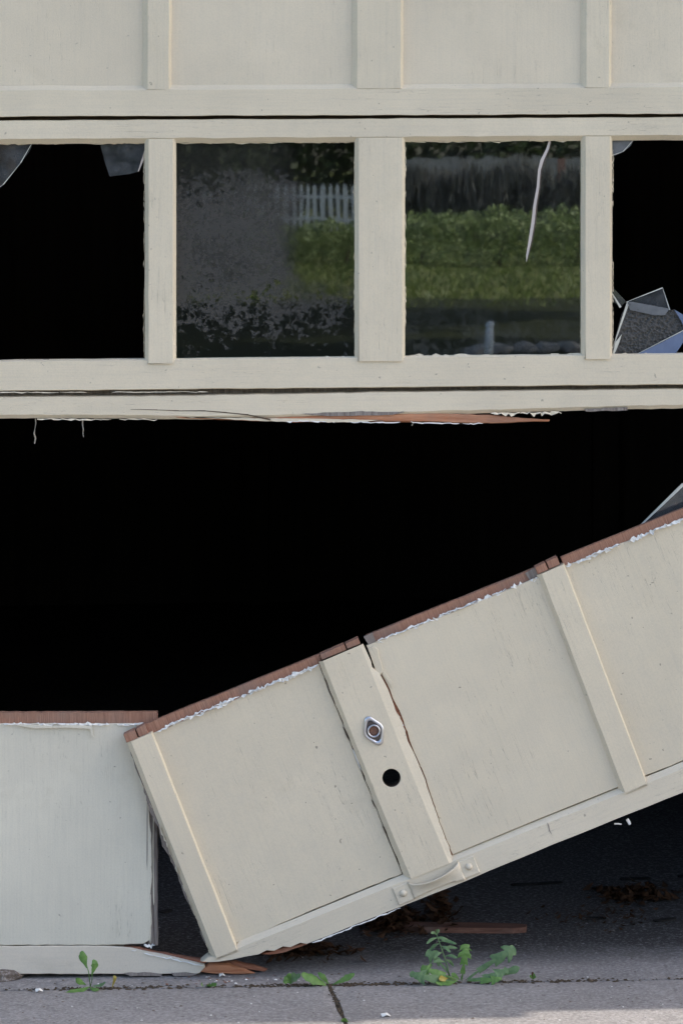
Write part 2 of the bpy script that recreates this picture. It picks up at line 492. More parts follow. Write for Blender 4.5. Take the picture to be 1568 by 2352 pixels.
# ------------------------------------------------------------------ ground
g = link('ground', mesh_from([(-300, -300, -0.075), (300, -300, -0.075), (300, 300, -0.075), (-300, 300, -0.075)], [(0, 1, 2, 3)]), LAWN)
tag(g, kind='structure')
def sheet(name, x0, x1, y0, y1, nx, ny, mat, th=0.06, wob=0.0, parent=None, lean=False):
    """paving slab with a slightly uneven edge and real thickness"""
    V, F = [], []
    for j in range(ny + 1):
        for i in range(nx + 1):
            x = x0 + (x1 - x0) * i / nx; y = y0 + (y1 - y0) * j / ny
            ex = (i in (0, nx)); ey = (j in (0, ny))
            w = random.gauss(0, wob)
            if ex and lean and abs(x) < 0.1: x += -0.031 + 0.105 * min(0.6, -y)
            z = gz(x) - (0.0025 if (ex or ey) else 0)
            V.append((x + (w if ex else 0), y + (w if ey else 0), z))
    for j in range(ny):
        for i in range(nx):
            a = j * (nx + 1) + i
            F.append([a, a + 1, a + nx + 2, a + nx + 1])
    ring = [i for i in range(nx + 1)] + [j * (nx + 1) + nx for j in range(1, ny + 1)] + [ny * (nx + 1) + i for i in range(nx - 1, -1, -1)] + [j * (nx + 1) for j in range(ny - 1, 0, -1)]
    o = len(V)
    for r in ring: V.append((V[r][0], V[r][1], V[r][2] - th))
    m = len(ring)
    for k in range(m):
        l = (k + 1) % m
        F.append([ring[k], ring[l], o + l, o + k])
    return link(name, mesh_from(V, F), mat, parent)
drive = thing('driveway', '', '', (0, -0.2, 0))
del drive['label']; del drive['category']
drive['kind'] = 'structure'
XJ = 0.0
JY = -0.072                                     # joint between floor slab and drive
def strip_slab(name, x0, x1, y0, y1, mat, parent):
    nx = max(4, int((x1 - x0) / 0.03)); ny = max(2, int((y1 - y0) / 0.25))
    return sheet(name, x0, x1, y0, y1, min(nx, 160), 60, mat, 0.06, 0.0012, parent, True)
# the vertical joint leans a little: built as two slabs with a narrow gap
strip_slab('slab', -2.7, XJ - 0.0045, -2.6, JY - 0.004, CONC, drive)
strip_slab('slab', XJ + 0.0045, 2.7, -2.6, JY - 0.004, CONC, drive)
for k in range(6):
    for sx in (-1, 1):
        a, b = (-2.7, XJ - 0.004) if sx < 0 else (XJ + 0.004, 2.7)
        box('slab', (a, b, -2.606 - 2.9 * (k + 1) + 0.006, -2.606 - 2.9 * k, -0.07, -0.004), CONC, drive)
jf = link('joint_fill', mesh_from(*join_vf([box_vf(-2.7, 2.7, JY - 0.012, JY + 0.012, -0.07, -0.040), box_vf(XJ - 0.06, XJ + 0.06, -2.6, JY - 0.013, -0.07, -0.012)])), DIRT, drive)
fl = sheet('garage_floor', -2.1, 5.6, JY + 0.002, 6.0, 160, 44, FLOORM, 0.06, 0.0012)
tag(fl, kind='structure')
st = box('shaded_lawn', (-60, 60, -33.6, -18.6, -0.07, -0.05), LAWN_SHADE); tag(st, kind='structure')

# ------------------------------------------------------------------ the garage building (shell round the door)
gar = thing('garage', 'garage with pale rendered walls round the broken door', 'garage', (1.75, 3.0, 0))
DX0, DX1, DTOP = W(-711, 0).x, W(2445, 0).x, 2.24
GL, GR = -2.1, 5.6
def gpart(name, b, mat): return box(name, b, mat, gar)
gpart('wall', (GL, DX0 - 0.09, 0.03, 0.17, -0.05, 2.72), STUCCO)
gpart('wall', (DX1 + 0.09, GR, 0.03, 0.17, -0.05, 2.72), STUCCO)
gpart('lintel', (DX0 - 0.09, DX1 + 0.09, 0.03, 0.17, DTOP + 0.09, 2.72), STUCCO)
gpart('door_jamb', (DX0 - 0.088, DX0 - 0.004, 0.005, 0.16, -0.03, DTOP + 0.085), PZ)
gpart('door_jamb', (DX1 + 0.004, DX1 + 0.088, 0.005, 0.16, -0.03, DTOP + 0.085), PZ)
gpart('door_head', (DX0 - 0.004, DX1 + 0.004, 0.005, 0.16, DTOP + 0.003, DTOP + 0.085), PX)
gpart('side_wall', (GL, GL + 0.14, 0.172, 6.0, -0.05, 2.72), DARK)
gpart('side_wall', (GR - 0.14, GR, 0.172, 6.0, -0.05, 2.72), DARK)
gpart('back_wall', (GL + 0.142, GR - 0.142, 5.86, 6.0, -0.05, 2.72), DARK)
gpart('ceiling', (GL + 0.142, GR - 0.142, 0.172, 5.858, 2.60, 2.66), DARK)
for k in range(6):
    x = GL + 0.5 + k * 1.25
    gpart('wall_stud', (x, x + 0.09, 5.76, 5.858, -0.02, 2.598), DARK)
gpart('door_track', (DX1 - 0.03, DX1 + 0.0, 0.062, 0.11, 0.0, 2.1), STEEL)
OV = -0.145                                     # front eave, its shadow ends on the paving just ahead of the door
V = [(GL - .3, OV, 2.725), (GR + .3, OV, 2.725), (GR + .3, 3, 4.1), (GL - .3, 3, 4.1), (GR + .3, 6.2, 2.725), (GL - .3, 6.2, 2.725)]
V2 = [(x, y, z + 0.09) for x, y, z in V]
F = [(0, 1, 2, 3), (3, 2, 4, 5), (6, 7, 8, 9), (9, 8, 10, 11), (0, 1, 7, 6), (1, 2, 8, 7), (2, 4, 10, 8), (4, 5, 11, 10), (5, 3, 9, 11), (3, 0, 6, 9)]
link('roof', mesh_from(V + V2, F), SHING, gar)
gx = GL - 0.28
k = 0
while gx < GR + 0.2:                            # unseen eave shingles, overhang stepped to shape the sunlit edge on the paving
    w = random.uniform(0.22, 0.34); dz = random.uniform(0.0, 0.030)
    ex_ = 0.062 if gx < 3.05 else (0.035 if gx < 3.3 else 0.004)
    box('shadow_shaping_shingle', (gx, gx + w - 0.006, OV - ex_ - dz * .5, OV + 0.12, 2.826, 2.838), SHING, gar)
    gx += w; k += 1
for sx in (GL + 0.07, GR - 0.07):
    prism('gable', [(0, 0)] * 3, 0, 0.1, STUCCO, gar) if False else None
    v = [(sx - .07, 0.1, 2.72), (sx - .07, 5.9, 2.72), (sx - .07, 3, 4.0), (sx + .07, 0.1, 2.72), (sx + .07, 5.9, 2.72), (sx + .07, 3, 4.0)]
    link('gable', mesh_from(v, [(0, 1, 2), (3, 5, 4), (0, 3, 4, 1), (1, 4, 5, 2), (2, 5, 3, 0)]), STUCCO, gar)

# ------------------------------------------------------------------ the door: upper section, window section, torn strip
BASE = W(868, GY, 0)
door = thing('garage_door', 'cream wooden sectional garage door with broken windows and recessed panels', 'garage door', (BASE.x, 0, 0))
def lin(x, y0, y1): return y0 + (y1 - y0) * x / 1568.0
XA, XB = -709, 2443
TH = 0.036
px = 1.0 / S
def dprism(name, pts, y0, y1, mat, ins=None, cd=0, step=0.03, amp=0.0004, parent=None, **kw):
    return prism(name, PP(pts, y0), y0, y1, mat, parent or door, ins=[i * px for i in ins] if ins else None, cd=cd, step=step, amp=amp, **kw)
SX = [(-711, -598), (-166, -99), (330, 394), (810, 926), (1336, 1404), (1834, 1902), (2345, 2445)]
# upper section: recessed panels, stiles, bottom rail
for i in range(6):
    a, b = SX[i][1] - 2, SX[i + 1][0] + 2
    dprism('panel', [(a, -372), (b, -372), (b, lin(b, 205, 198)), (a, lin(a, 205, 198))], 0.012, 0.020, PP_, amp=0.0)
for i, (a, b) in enumerate(SX):
    yb = lin((a + b) / 2, 207, 200)
    il = 0 if i == 0 else 13; ir = 0 if i == 6 else 6
    dprism('stile', [(a - (0 if i == 0 else 3), -372), (b, -372), (b, yb), (a - (0 if i == 0 else 3), yb)], 0.0, TH, PZ, ins=[0, ir, 0, il], cd=0.011, keep=(0, 2))
dprism('rail', [(XA, lin(XA, 197, 190)), (XB, lin(XB, 197, 190)), (XB, lin(XB, 268, 262)), (XA, lin(XA, 268, 262))], 0.0006, TH, PX, ins=[11, 0, 1.0, 0], cd=0.0115)
dprism('tongue', [(XA, lin(XA, 262, 256)), (XB, lin(XB, 262, 256)), (XB, lin(XB, 285, 278)), (XA, lin(XA, 285, 278))], TH + 0.001, TH + 0.012, WOODD)
# window section
dprism('rail', [(XA, lin(XA, 276, 268)), (XB, lin(XB, 276, 268)), (XB, lin(XB, 331, 322)), (XA, lin(XA, 331, 322))], 0.001, TH, PX, ins=[1.5, 0, 12, 0], cd=0.012)
dprism('rail', [(XA, lin(XA, 828, 812)), (XB, lin(XB, 828, 812)), (XB, lin(XB, 899, 884)), (XA, lin(XA, 899, 884))], 0.001, TH, PX, ins=[3, 0, 2, 0], cd=0.006, amp=0.0003, step=0.03)
WX = [(-711, -590), (-166, -94), (332, 404), (814, 930), (1334, 1406), (1832, 1906), (2340, 2445)]
for i, (a, b) in enumerate(WX):
    m = (a + b) / 2
    dprism('stile', [(a, lin(m, 321, 312)), (b, lin(m, 321, 312)), (b, lin(m, 830, 814)), (b - 9, lin(m, 839, 823)), (a + 9, lin(m, 839, 823)), (a, lin(m, 830, 814))], -0.0025, TH - 0.002, PZ,
           ins=[0, 7, 0, 0, 0, 10], cd=0.011, keep=(0, 2, 3, 4), step=0.03, amp=0.00018)
def pane(i, mat):
    a, b = WX[i][1] - 3, WX[i + 1][0] + 3
    return dprism('window_pane', [(a, lin(a, 322, 313)), (b, lin(b, 322, 313)), (b, lin(b, 832, 816)), (a, lin(a, 832, 816))], 0.0185, 0.0215, mat, step=None)
p1 = pane(2, G_GRIME); tag(p1, 'pane clouded by grey grime, its right edge still clear')
p2 = pane(3, G_CLEAR); tag(p2, 'dark reflecting pane with a long curved bright crack')
pane(4 + 1, G_SHARD)
pane(0, G_SHARD)
# the long crack and the short post-like chip are fractures of the pane itself
def crack(pts, ws, mat, parent):
    V, F = [], []
    for (x, y), w in zip(pts, ws):
        c = W(x, y, 0.0175)
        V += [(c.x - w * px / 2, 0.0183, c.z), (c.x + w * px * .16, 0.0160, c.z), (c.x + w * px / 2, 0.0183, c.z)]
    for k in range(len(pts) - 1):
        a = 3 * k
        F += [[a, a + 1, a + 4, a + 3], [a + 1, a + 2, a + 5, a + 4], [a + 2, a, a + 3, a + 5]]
    me = mesh_from(V, F, midx=[0, 1, 1] * (len(pts) - 1))  # glinting facet painted pale, shadowed facets painted dark
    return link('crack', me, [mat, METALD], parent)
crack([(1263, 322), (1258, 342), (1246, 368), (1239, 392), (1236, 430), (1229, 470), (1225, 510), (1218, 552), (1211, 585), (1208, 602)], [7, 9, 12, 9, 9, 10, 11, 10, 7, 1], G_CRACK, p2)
# putty and old paint crumbs along the glass
def ribbon(name, p, q, y, w0, w1, n, mat, parent, gap=0.25, pop=0.002, local=False, th=0.0012, up=0.35, minw=0.3):
    """broken ribbon of flaked paint between two points given in drawing units (x, y) or local metres"""
    P_, Q_ = (Vector(p), Vector(q)) if local else (Vector(PP([p], y)[0]), Vector(PP([q], y)[0]))
    d = Q_ - P_; nn = Vector((-d.y, d.x)).normalized()
    parts = []
    k = 0
    while k < n:
        if random.random() < gap: k += random.randint(1, 2); continue
        m = min(n - k, random.choice((1, 2, 3, 5, 9, 14)))
        up_, dn_ = [], []
        for j in range(m + 1):
            c = P_ + d * ((k + j + random.uniform(-.45, .45)) / n) + nn * random.gauss(0, w0 * .5)
            w = (w0 + (w1 - w0) * random.random() ** 2.2) * (minw if j in (0, m) else 1)
            up_.append(c + nn * w * up * random.uniform(0.4, 1.3)); dn_.append(c - nn * w * (1 - up) * random.uniform(0.5, 1.2))
        V, F = [], []
        yy = [y - random.uniform(0.0005, pop) for _ in range(m + 1)]
        for j in range(m + 1):
            a, b = up_[j], dn_[j]
            V += [(a.x, yy[j], a.y), (b.x, yy[j] - random.uniform(0, pop), b.y), (b.x, yy[j] + th, b.y), (a.x, yy[j] + th, a.y)]
        for j in range(m):
            o = 4 * j
            for s in range(4):
                F.append([o + s, o + (s + 1) % 4, o + 4 + (s + 1) % 4, o + 4 + s])
        F.append([0, 1, 2, 3]); o = 4 * m; F.append([o, o + 1, o + 2, o + 3])
        parts.append((V, F)); k += m
    V, F = join_vf(parts)
    o = link(name, mesh_from(V, F), mat, parent, local)
    o['kind'] = 'stuff'
    return o
for (a, b, ya, yb) in ((404, 814, 826, 822), (930, 1236, 817, 817), (1240, 1334, 817, 814), (1406, 1500, 814, 813), (10, 330, 830, 828)):
    ribbon('putty', (a, ya), (b, yb), 0.016, 3 * px, 7 * px, int((b - a) / 9), PX if a > 20 else WOODG, door, gap=0.18, up=0.6)
for (a, b) in ((404, 814), (930, 1334), (0, 330)):
    ribbon('putty', (a, lin(a, 331, 322)), (b, lin(b, 331, 322)), 0.017, 1.5 * px, 4 * px, int((b - a) / 10), PX, door, gap=0.35, up=0.2)
for x, y0, y1 in ((404, 335, 820), (813, 335, 815), (931, 330, 810), (1333, 330, 805), (1407, 335, 800), (331, 340, 820)):
    ribbon('putty', (x, y0), (x, y1), 0.016, 1.0 * px, 2.6 * px, 90, PZ, door, gap=0.7)
# remains of the broken panes still held in their rebates
def shard(name, pts, y, mat, parent=None, label=None, th=0.003, edges=(), tilt=(0, 0), em=None):
    c = Vector((sum(p[0] for p in pts) / len(pts), sum(p[1] for p in pts) / len(pts)))
    q = PP(pts, y)
    me = prism_mesh(q, y, y + th)
    cw = W(c.x, c.y, y)
    if parent is None:
        z0 = min(v.co.z for v in me.vertices)
        org = Vector((cw.x, y, z0))
        me.transform(Matrix.Translation(-org))
        rot = Matrix.Rotation(R(tilt[0]), 4, 'X') @ Matrix.Rotation(R(tilt[1]), 4, 'Z')
        o = bpy.data.objects.new(name, me); COL.objects.link(o)
        me.materials.append(mat)
        o.location = org; o.rotation_euler = rot.to_euler()
    else:
        o = link(name, me, mat, parent)
    for (i, j, w) in edges:                      # pale strips along the edges of the break
        a, b = Vector(q[i]), Vector(q[j]); d = (b - a); nn = Vector((-d.y, d.x)).normalized() * w * px * 0.5
        V = [(a.x - nn.x * .3, y - 0.001, a.y - nn.y * .3), (b.x - nn.x, y - 0.001, b.y - nn.y), (b.x + nn.x, y - 0.001, b.y + nn.y), (a.x + nn.x * .3, y - 0.001, a.y + nn.y * .3)]
        V += [(v[0], y + th + 0.0006, v[2]) for v in V]
        F = [(0, 1, 2, 3), (4, 5, 6, 7), (0, 1, 5, 4), (1, 2, 6, 5), (2, 3, 7, 6), (3, 0, 4, 7)]
        me2 = mesh_from(V, F)
        if parent is None:
            me2.transform(Matrix.Translation(-org))
            e = bpy.data.objects.new('broken_edge', me2); COL.objects.link(e); me2.materials.append(em or G_EDGE); e.parent = o
        else:
            link('broken_edge', me2, em or G_EDGE, o)
    return o
shard('glass_shard', [(-20, 322), (78, 322), (70, 346), (48, 374), (26, 398), (8, 424), (-6, 440), (-60, 470), (-95, 330)], 0.0185, G_SHARD, door, edges=((1, 3, 2.2), (3, 5, 2.0), (5, 7, 2.0)))
shard('glass_shard', [(228, 322), (336, 322), (336, 345), (318, 394), (296, 400), (252, 405), (240, 368)], 0.0185, G_SHARD, door, edges=((3, 2, 7),), em=G_CRACK)
shard('glass_shard', [(1400, 316), (1458, 316), (1446, 336), (1430, 348), (1414, 356), (1402, 358)], 0.0185, G_MILK, door, edges=((1, 3, 2.0), (3, 5, 2.0)))
# strip that is left of the next section, sagging to the left
top = [(XA, 918), (0, 911), (300, 909), (560, 906), (900, 900), (1250, 896), (1568, 893), (XB, 880)]
bot = [(XB, 924), (1568, 938), (1420, 941), (1250, 946), (1100, 950), (900, 955), (780, 958), (640, 962), (480, 964), (200, 961), (0, 962), (XA, 968)]
dprism('torn_rail', top + bot, 0.002, TH, PX, ins=[1.5] * 7 + [0] + [9] * 11 + [0], cd=0.007, step=0.02, amp=0.0004)
tg = dprism('tongue', [(XA, 890), (0, 889), (560, 884), (1568, 872), (XB, 866), (XB, 890), (1568, 898), (560, 912), (0, 918), (XA, 924)], TH + 0.001, TH + 0.014, WOODG)
sp = dprism('splinter', [(400, 957), (520, 961), (640, 958), (820, 950), (1000, 949), (1140, 955), (1200, 961), (1262, 964), (1260, 969), (1190, 970), (1130, 973), (1000, 971), (800, 969), (690, 970), (560, 966), (430, 962)], 0.0045, 0.020, WOODF, ins=[2] * 16, cd=0.004, step=0.012, amp=0.0005)
tag(sp, 'long fresh reddish splinter hanging under the torn rail')
dprism('splinter', [(430, 958), (620, 961), (800, 963), (880, 966), (800, 970), (600, 967)], 0.0030, 0.0044, PX, step=0.01, amp=0.0005)
dprism('splinter', [(690, 951), (830, 944), (930, 947), (900, 953), (760, 956)], 0.0012, 0.008, WOODG, step=0.01, amp=0.0006)
dprism('splinter', [(1340, 940), (1440, 936), (1440, 943), (1345, 945)], 0.0012, 0.012, WOODG, step=0.01, amp=0.0006)
crk = []
cp = [(300, 940), (360, 941), (410, 943), (470, 943), (520, 947), (570, 952), (620, 963)]
for k in range(len(cp) - 1):
    a, b = cp[k], cp[k + 1]
    w = 0.6 + 2.0 * k / 6
    crk.append(prism_mesh(PP([a, (b[0] + 1, b[1] - 0.4), (b[0] + 1, b[1] + w + .5), (a[0], a[1] + w)], 0), 0.0014, 0.003))
V, F = join_vf([([tuple(v.co) for v in m.vertices], [list(p.vertices) for p in m.polygons]) for m in crk])
link('crack', mesh_from(V, F), WOODD, door)
ribbon('paint_flakes', (1128, 949), (1290, 946), 0.003, 3 * px, 12 * px, 22, PX, door, gap=0.3, pop=0.003, up=0.1)
ribbon('paint_flakes', (640, 967), (1130, 973), 0.0035, 2 * px, 4 * px, 60, FLK, door, gap=0.6, pop=0.001, up=0.3)
ribbon('paint_flakes', (20, 961), (400, 964), 0.003, 2 * px, 5 * px, 40, PX, door, gap=0.6, pop=0.002, up=0.1)
ribbon('paint_flakes', (-600, 902), (480, 900), 0.002, 1.2 * px, 3.0 * px, 95, PX, door, gap=0.5, pop=0.001, up=0.4)
for x0, pts in ((82, [(0, 962), (1, 972), (-1, 984), (-3, 996), (0, 1006), (-2, 1019)]), (191, [(0, 962), (-1, 974), (1, 986), (0, 996), (2, 1004)]), (945, [(0, 966), (3, 972), (0, 978)])):
    pt = [W(x0 + a, b, 0.012 + 0.004 * math.sin(b)) for a, b in pts]
    v, f = tube_vf(pt, [0.0005 + 0.0011 * random.random() for _ in pt], 4)
    link('dangling_paint', mesh_from(v, f), STRP, door)

# ------------------------------------------------------------------ loose pieces of glass standing in the right window
shard('glass_shard', [(1406, 800), (1426, 722), (1442, 693), (1500, 700), (1530, 716), (1549, 710), (1570, 746), (1580, 768), (1475, 812), (1412, 813)], 0.022, G_OBSC, None, edges=((0, 2, 6),))
o = bpy.data.objects['glass_shard.003'] if 'glass_shard.003' in bpy.data.objects else None
tag(o, 'dark pebbled glass shard standing on the right window sill', 'glass shard', 'loose glass in the right window')
o = shard('glass_shard', [(1436, 694), (1521, 661), (1530, 688), (1537, 712), (1524, 724), (1446, 716)], 0.0265, G_SHARD, None, tilt=(-6, 0), edges=((0, 1, 2.4), (1, 3, 2.0))); tag(o, 'pale grey glass shard pointing up behind the pebbled shard', 'glass shard', 'loose glass in the right window')
prv = o
o = shard('glass_shard', [(1440, 694), (1449, 693), (1536, 709), (1526, 724), (1500, 724), (1446, 712)], 0.0185, G_MILK, None); tag(o, 'narrow milky glass strip lying across the top of the pebbled shard', 'glass shard', 'loose glass in the right window')
o = shard('glass_shard', [(1462, 813), (1520, 786), (1572, 757), (1640, 740), (1640, 752), (1568, 786), (1550, 813)], 0.0165, G_SKYTINT, None, edges=((0, 2, 1.6),)); tag(o, 'glass shard coloured with blue sky reflection low in the right window corner', 'glass shard', 'loose glass in the right window')
o = shard('glass_shard', [(1548, 712), (1556, 716), (1600, 742), (1600, 775), (1571, 757), (1566, 742)], 0.0170, G_SKYTINT, None); tag(o, 'small bluish shard at the right edge of the right window', 'glass shard', 'loose glass in the right window')
o = shard('glass_shard', [(1401, 668), (1410, 664), (1436, 692), (1424, 706), (1404, 690)], 0.0240, G_SHARD, None, edges=((0, 3, 5),)); tag(o, 'tiny greenish shard wedged against the right window stile', 'glass shard', 'loose glass in the right window')
o = shard('glass_shard', [(1406, 812), (1412, 786), (1427, 768), (1420, 790), (1410, 813)], 0.0165, G_EDGE, None); tag(o, 'thin white sliver of glass at the foot of the right window stile', 'glass shard', 'loose glass in the right window')

# ------------------------------------------------------------------ lower left piece of the bottom section
left = thing('broken_door_panel', 'flat pale panel at lower left still standing upright', 'door panel', (W(-175, GY).x, 0.016, 0))
def lprism(name, pts, y0, y1, mat, ins=None, cd=0, step=0.012, amp=0.0005, **kw):
    return prism(name, PP(pts, y0), y0, y1, mat, left, ins=[i * px for i in ins] if ins else None, cd=cd, step=step, amp=amp, **kw)
YL = 0.018
pl = [(-709, 1662), (338, 1662), (344, 1720), (341, 1790), (343, 1860), (348, 1930), (350, 2010), (346, 2070), (349, 2120), (343, 2160), (330, 2168), (250, 2171), (-709, 2171)]
lprism('panel', pl, YL, YL + 0.016, PB, ins=[1.5] * 12 + [0], cd=0.0015)
lprism('tongue', [(-709, 1638), (120, 1637), (362, 1636), (362, 1672), (-709, 1672)], YL + 0.004, YL + 0.024, WOODE, amp=0.0003)
lprism('end_block', [(341, 1668), (361, 1668), (363, 1800), (362, 2000), (363, 2172), (338, 2174), (341, 2100), (342, 1900)], YL + 0.008, YL + 0.022, WOODG, ins=[2] * 8, cd=0.003)
for (xa, xb, ya, yb, m, yo) in ((346, 350, 1860, 2165, WOODG, .003), (351, 354, 1840, 2080, PB, .0045), (355, 360, 1900, 2170, WOODG, .006), (337.5, 339.5, 1800, 2000, WOODG, -.0004), (344, 347, 2050, 2168, PB, .001)):
    pts = [(xa, ya)] + [(xb + random.uniform(-1, 1), ya + (yb - ya) * t) for t in (.06, .3, .5, .8, .97)] + [((xa + xb) / 2, yb)] + [(xa + random.uniform(-1, 1), ya + (yb - ya) * t) for t in (.9, .7, .4, .2)]
    lprism('torn_fibre', pts, YL + yo, YL + yo + 0.004, m, step=None)
rail = [(-709, 2174), (240, 2173), (300, 2177), (345, 2187), (400, 2198), (445, 2209), (469, 2215), (472, 2221), (466, 2227), (458, 2236), (440, 2239), (420, 2237), (-709, 2239)]
lprism('rail', rail, YL - 0.001, YL + 0.020, PBX, ins=[1.5] * 12 + [0], cd=0.0015, step=0.02)
lprism('splinter', [(245, 2172), (320, 2176), (362, 2188), (400, 2194), (450, 2202), (480, 2206), (470, 2214), (400, 2206), (330, 2192), (290, 2180)], YL + 0.004, YL + 0.018, WOOD, ins=[2] * 10, cd=0.003)
s1 = lprism('splinter', [(452, 2234), (468, 2222), (480, 2214), (520, 2213), (545, 2222), (585, 2237), (560, 2239), (500, 2239)], YL + 0.001, YL + 0.016, WOODF, ins=[3] * 8, cd=0.005)
tag(s1, 'fresh orange splinter pointing right along the ground')
lprism('splinter', [(480, 2210), (540, 2208), (580, 2217), (614, 2228), (606, 2233), (560, 2226), (515, 2216)], YL + 0.018, YL + 0.032, WOOD, ins=[2] * 7, cd=0.004)
lprism('splinter', [(285, 2236), (330, 2234), (372, 2238), (370, 2242), (300, 2242)], YL - 0.006, YL - 0.0012, WOODG)
lprism('splinter', [(394, 2236), (426, 2234), (452, 2238), (440, 2242), (400, 2242)], YL - 0.006, YL - 0.0012, WOODG)
ribbon('paint_flakes', (10, 1663), (338, 1663), YL - 0.0005, 2.5 * px, 7 * px, 62, FLK, left, gap=0.22, pop=0.003, up=0.45)
ribbon('paint_flakes', (-700, 1663), (0, 1663), YL - 0.0005, 4 * px, 9 * px, 90, FLK, left, gap=0.25, pop=0.003, up=0.45)
ribbon('paint_flakes', (330, 2172), (356, 2168), YL - 0.0005, 6 * px, 12 * px, 6, FLK, left, gap=0.1, pop=0.004, up=0.45)
ribbon('paint_flakes', (300, 2182), (470, 2219), YL - 0.002, 2 * px, 5 * px, 22, FLK, left, gap=0.35, pop=0.001, up=0.45)
lprism('lifted_paint', [(40, 1666), (60, 1664), (120, 1667), (170, 1665), (212, 1668), (214, 1688), (217, 1694), (211, 1690), (208, 1674), (150, 1671), (80, 1673)], YL - 0.006, YL - 0.0035, PB, step=None)

# ------------------------------------------------------------------ the fallen, tilted part of the bottom section
TA = 21.7
org = W(300, 1705, -0.022)
tilt = thing('fallen_door_section', 'tilted cream door section with lock plate and round hole, leaning across opening', 'door panel', org, (0, -R(TA), R(1.6)))
def UV(pts): return [(u * px, -v * px) for u, v in pts]
def tprism(name, pts, y0, y1, mat, ins=None, cd=0, step=0.012, amp=0.0005, parent=None, **kw):
    o = prism(name, UV(pts), y0, y1, mat, tilt, local=True, ins=[i * px for i in ins] if ins else None, cd=cd, step=step, amp=amp, **kw)
    if parent is not None: o.parent = parent
    return o
PY = 0.012
UEND = 2080
# panels
pan1 = tprism('panel', [(52, 2), (250, 1), (465.5, -4), (465, 80), (465.6, 160), (463.5, 250), (465.5, 330), (463.8, 420), (464, 516), (330, 515), (200, 517), (70, 521), (52, 521)], PY, PY + 0.008, PT, ins=[1] * 13, cd=0.001)
def crack_line():
    base = [(-11, 579), (20, 581), (57, 582), (62, 586), (92, 592), (122, 593), (158, 594), (190, 595), (228, 592), (262, 594), (295, 593), (330, 594), (364, 591), (400, 590), (441, 588), (480, 588), (517, 588), (531, 585)]
    gap = [(-11, 9), (57, 8), (64, 3), (92, 5), (125, 8), (158, 10), (190, 6), (240, 7), (270, 3), (300, 3), (330, 4.5), (364, 3), (400, 2.4), (480, 2), (531, 1.6)]
    def ip(t, v):
        for (a, x), (b, y) in zip(t, t[1:]):
            if a <= v <= b: return x + (y - x) * (v - a) / (b - a)
        return t[-1][1]
    out = []; v = -11.0
    while v < 531:
        z = random.uniform(-1.3, 1.3) if v > 60 else random.uniform(-.6, .6)
        out.append((v, ip(base, v) + z, ip(gap, v) * (.62 if v > 60 else 1) * random.uniform(.5, 1.5)))
        v += random.choice((3, 4, 6, 14, 22, 30))
    out.append((531, 585, 1.5))
    return out
CRK = crack_line()
crk_pts = [(c + g_ / 2, min(v, 517)) for v, c, g_ in CRK if v > 0 and v < 517] + [(589, 517)]
crk_pts[0] = (crk_pts[0][0], -3)
pan2 = tprism('panel', crk_pts + [(800, 515), (1006, 515), (1007, 300), (1010, 100), (1013, -2), (800, 0)], PY - 0.005, PY + 0.008, PT, ins=[0.6] * (len(crk_pts) + 6), cd=0.0006, step=None)
pan3 = tprism('panel', [(1068, -2), (1300, -2), (1528, -2), (1528, 518), (1300, 516), (1058, 516)], PY, PY + 0.008, PT, ins=[1] * 6, cd=0.001)
tprism('panel', [(1592, -2), (UEND - 98, -2), (UEND - 98, 518), (1592, 518)], PY, PY + 0.008, PT)
# stiles
def stile(u0, u1, v0, v1, il, ir, lean=0.0, mat=PTZ):
    return tprism('stile', [(u0, v0), (u1, v0 - 2), (u1 + lean, v1 - 6), (u1 + lean - ir * .6, v1), (u0 + lean + il * .6, v1), (u0 + lean, v1 - 6)], -0.002, 0.036, mat, ins=[0, ir, 0, 0, 0, il], cd=0.012, keep=(0,), step=0.03, amp=0.0002)
stile(-9, 55, -1, 532, 11, 3.2, -2)
stile(1005, 1074, -7, 531, 12, 4, -8)
stile(1524, 1596, -5, 531, 12, 12, 0)
tprism('stile', [(UEND - 100, -4), (UEND, -4), (UEND, 530), (UEND - 100, 530)], -0.002, 0.036, PTZ, ins=[0, 0, 0, 12], cd=0.012)
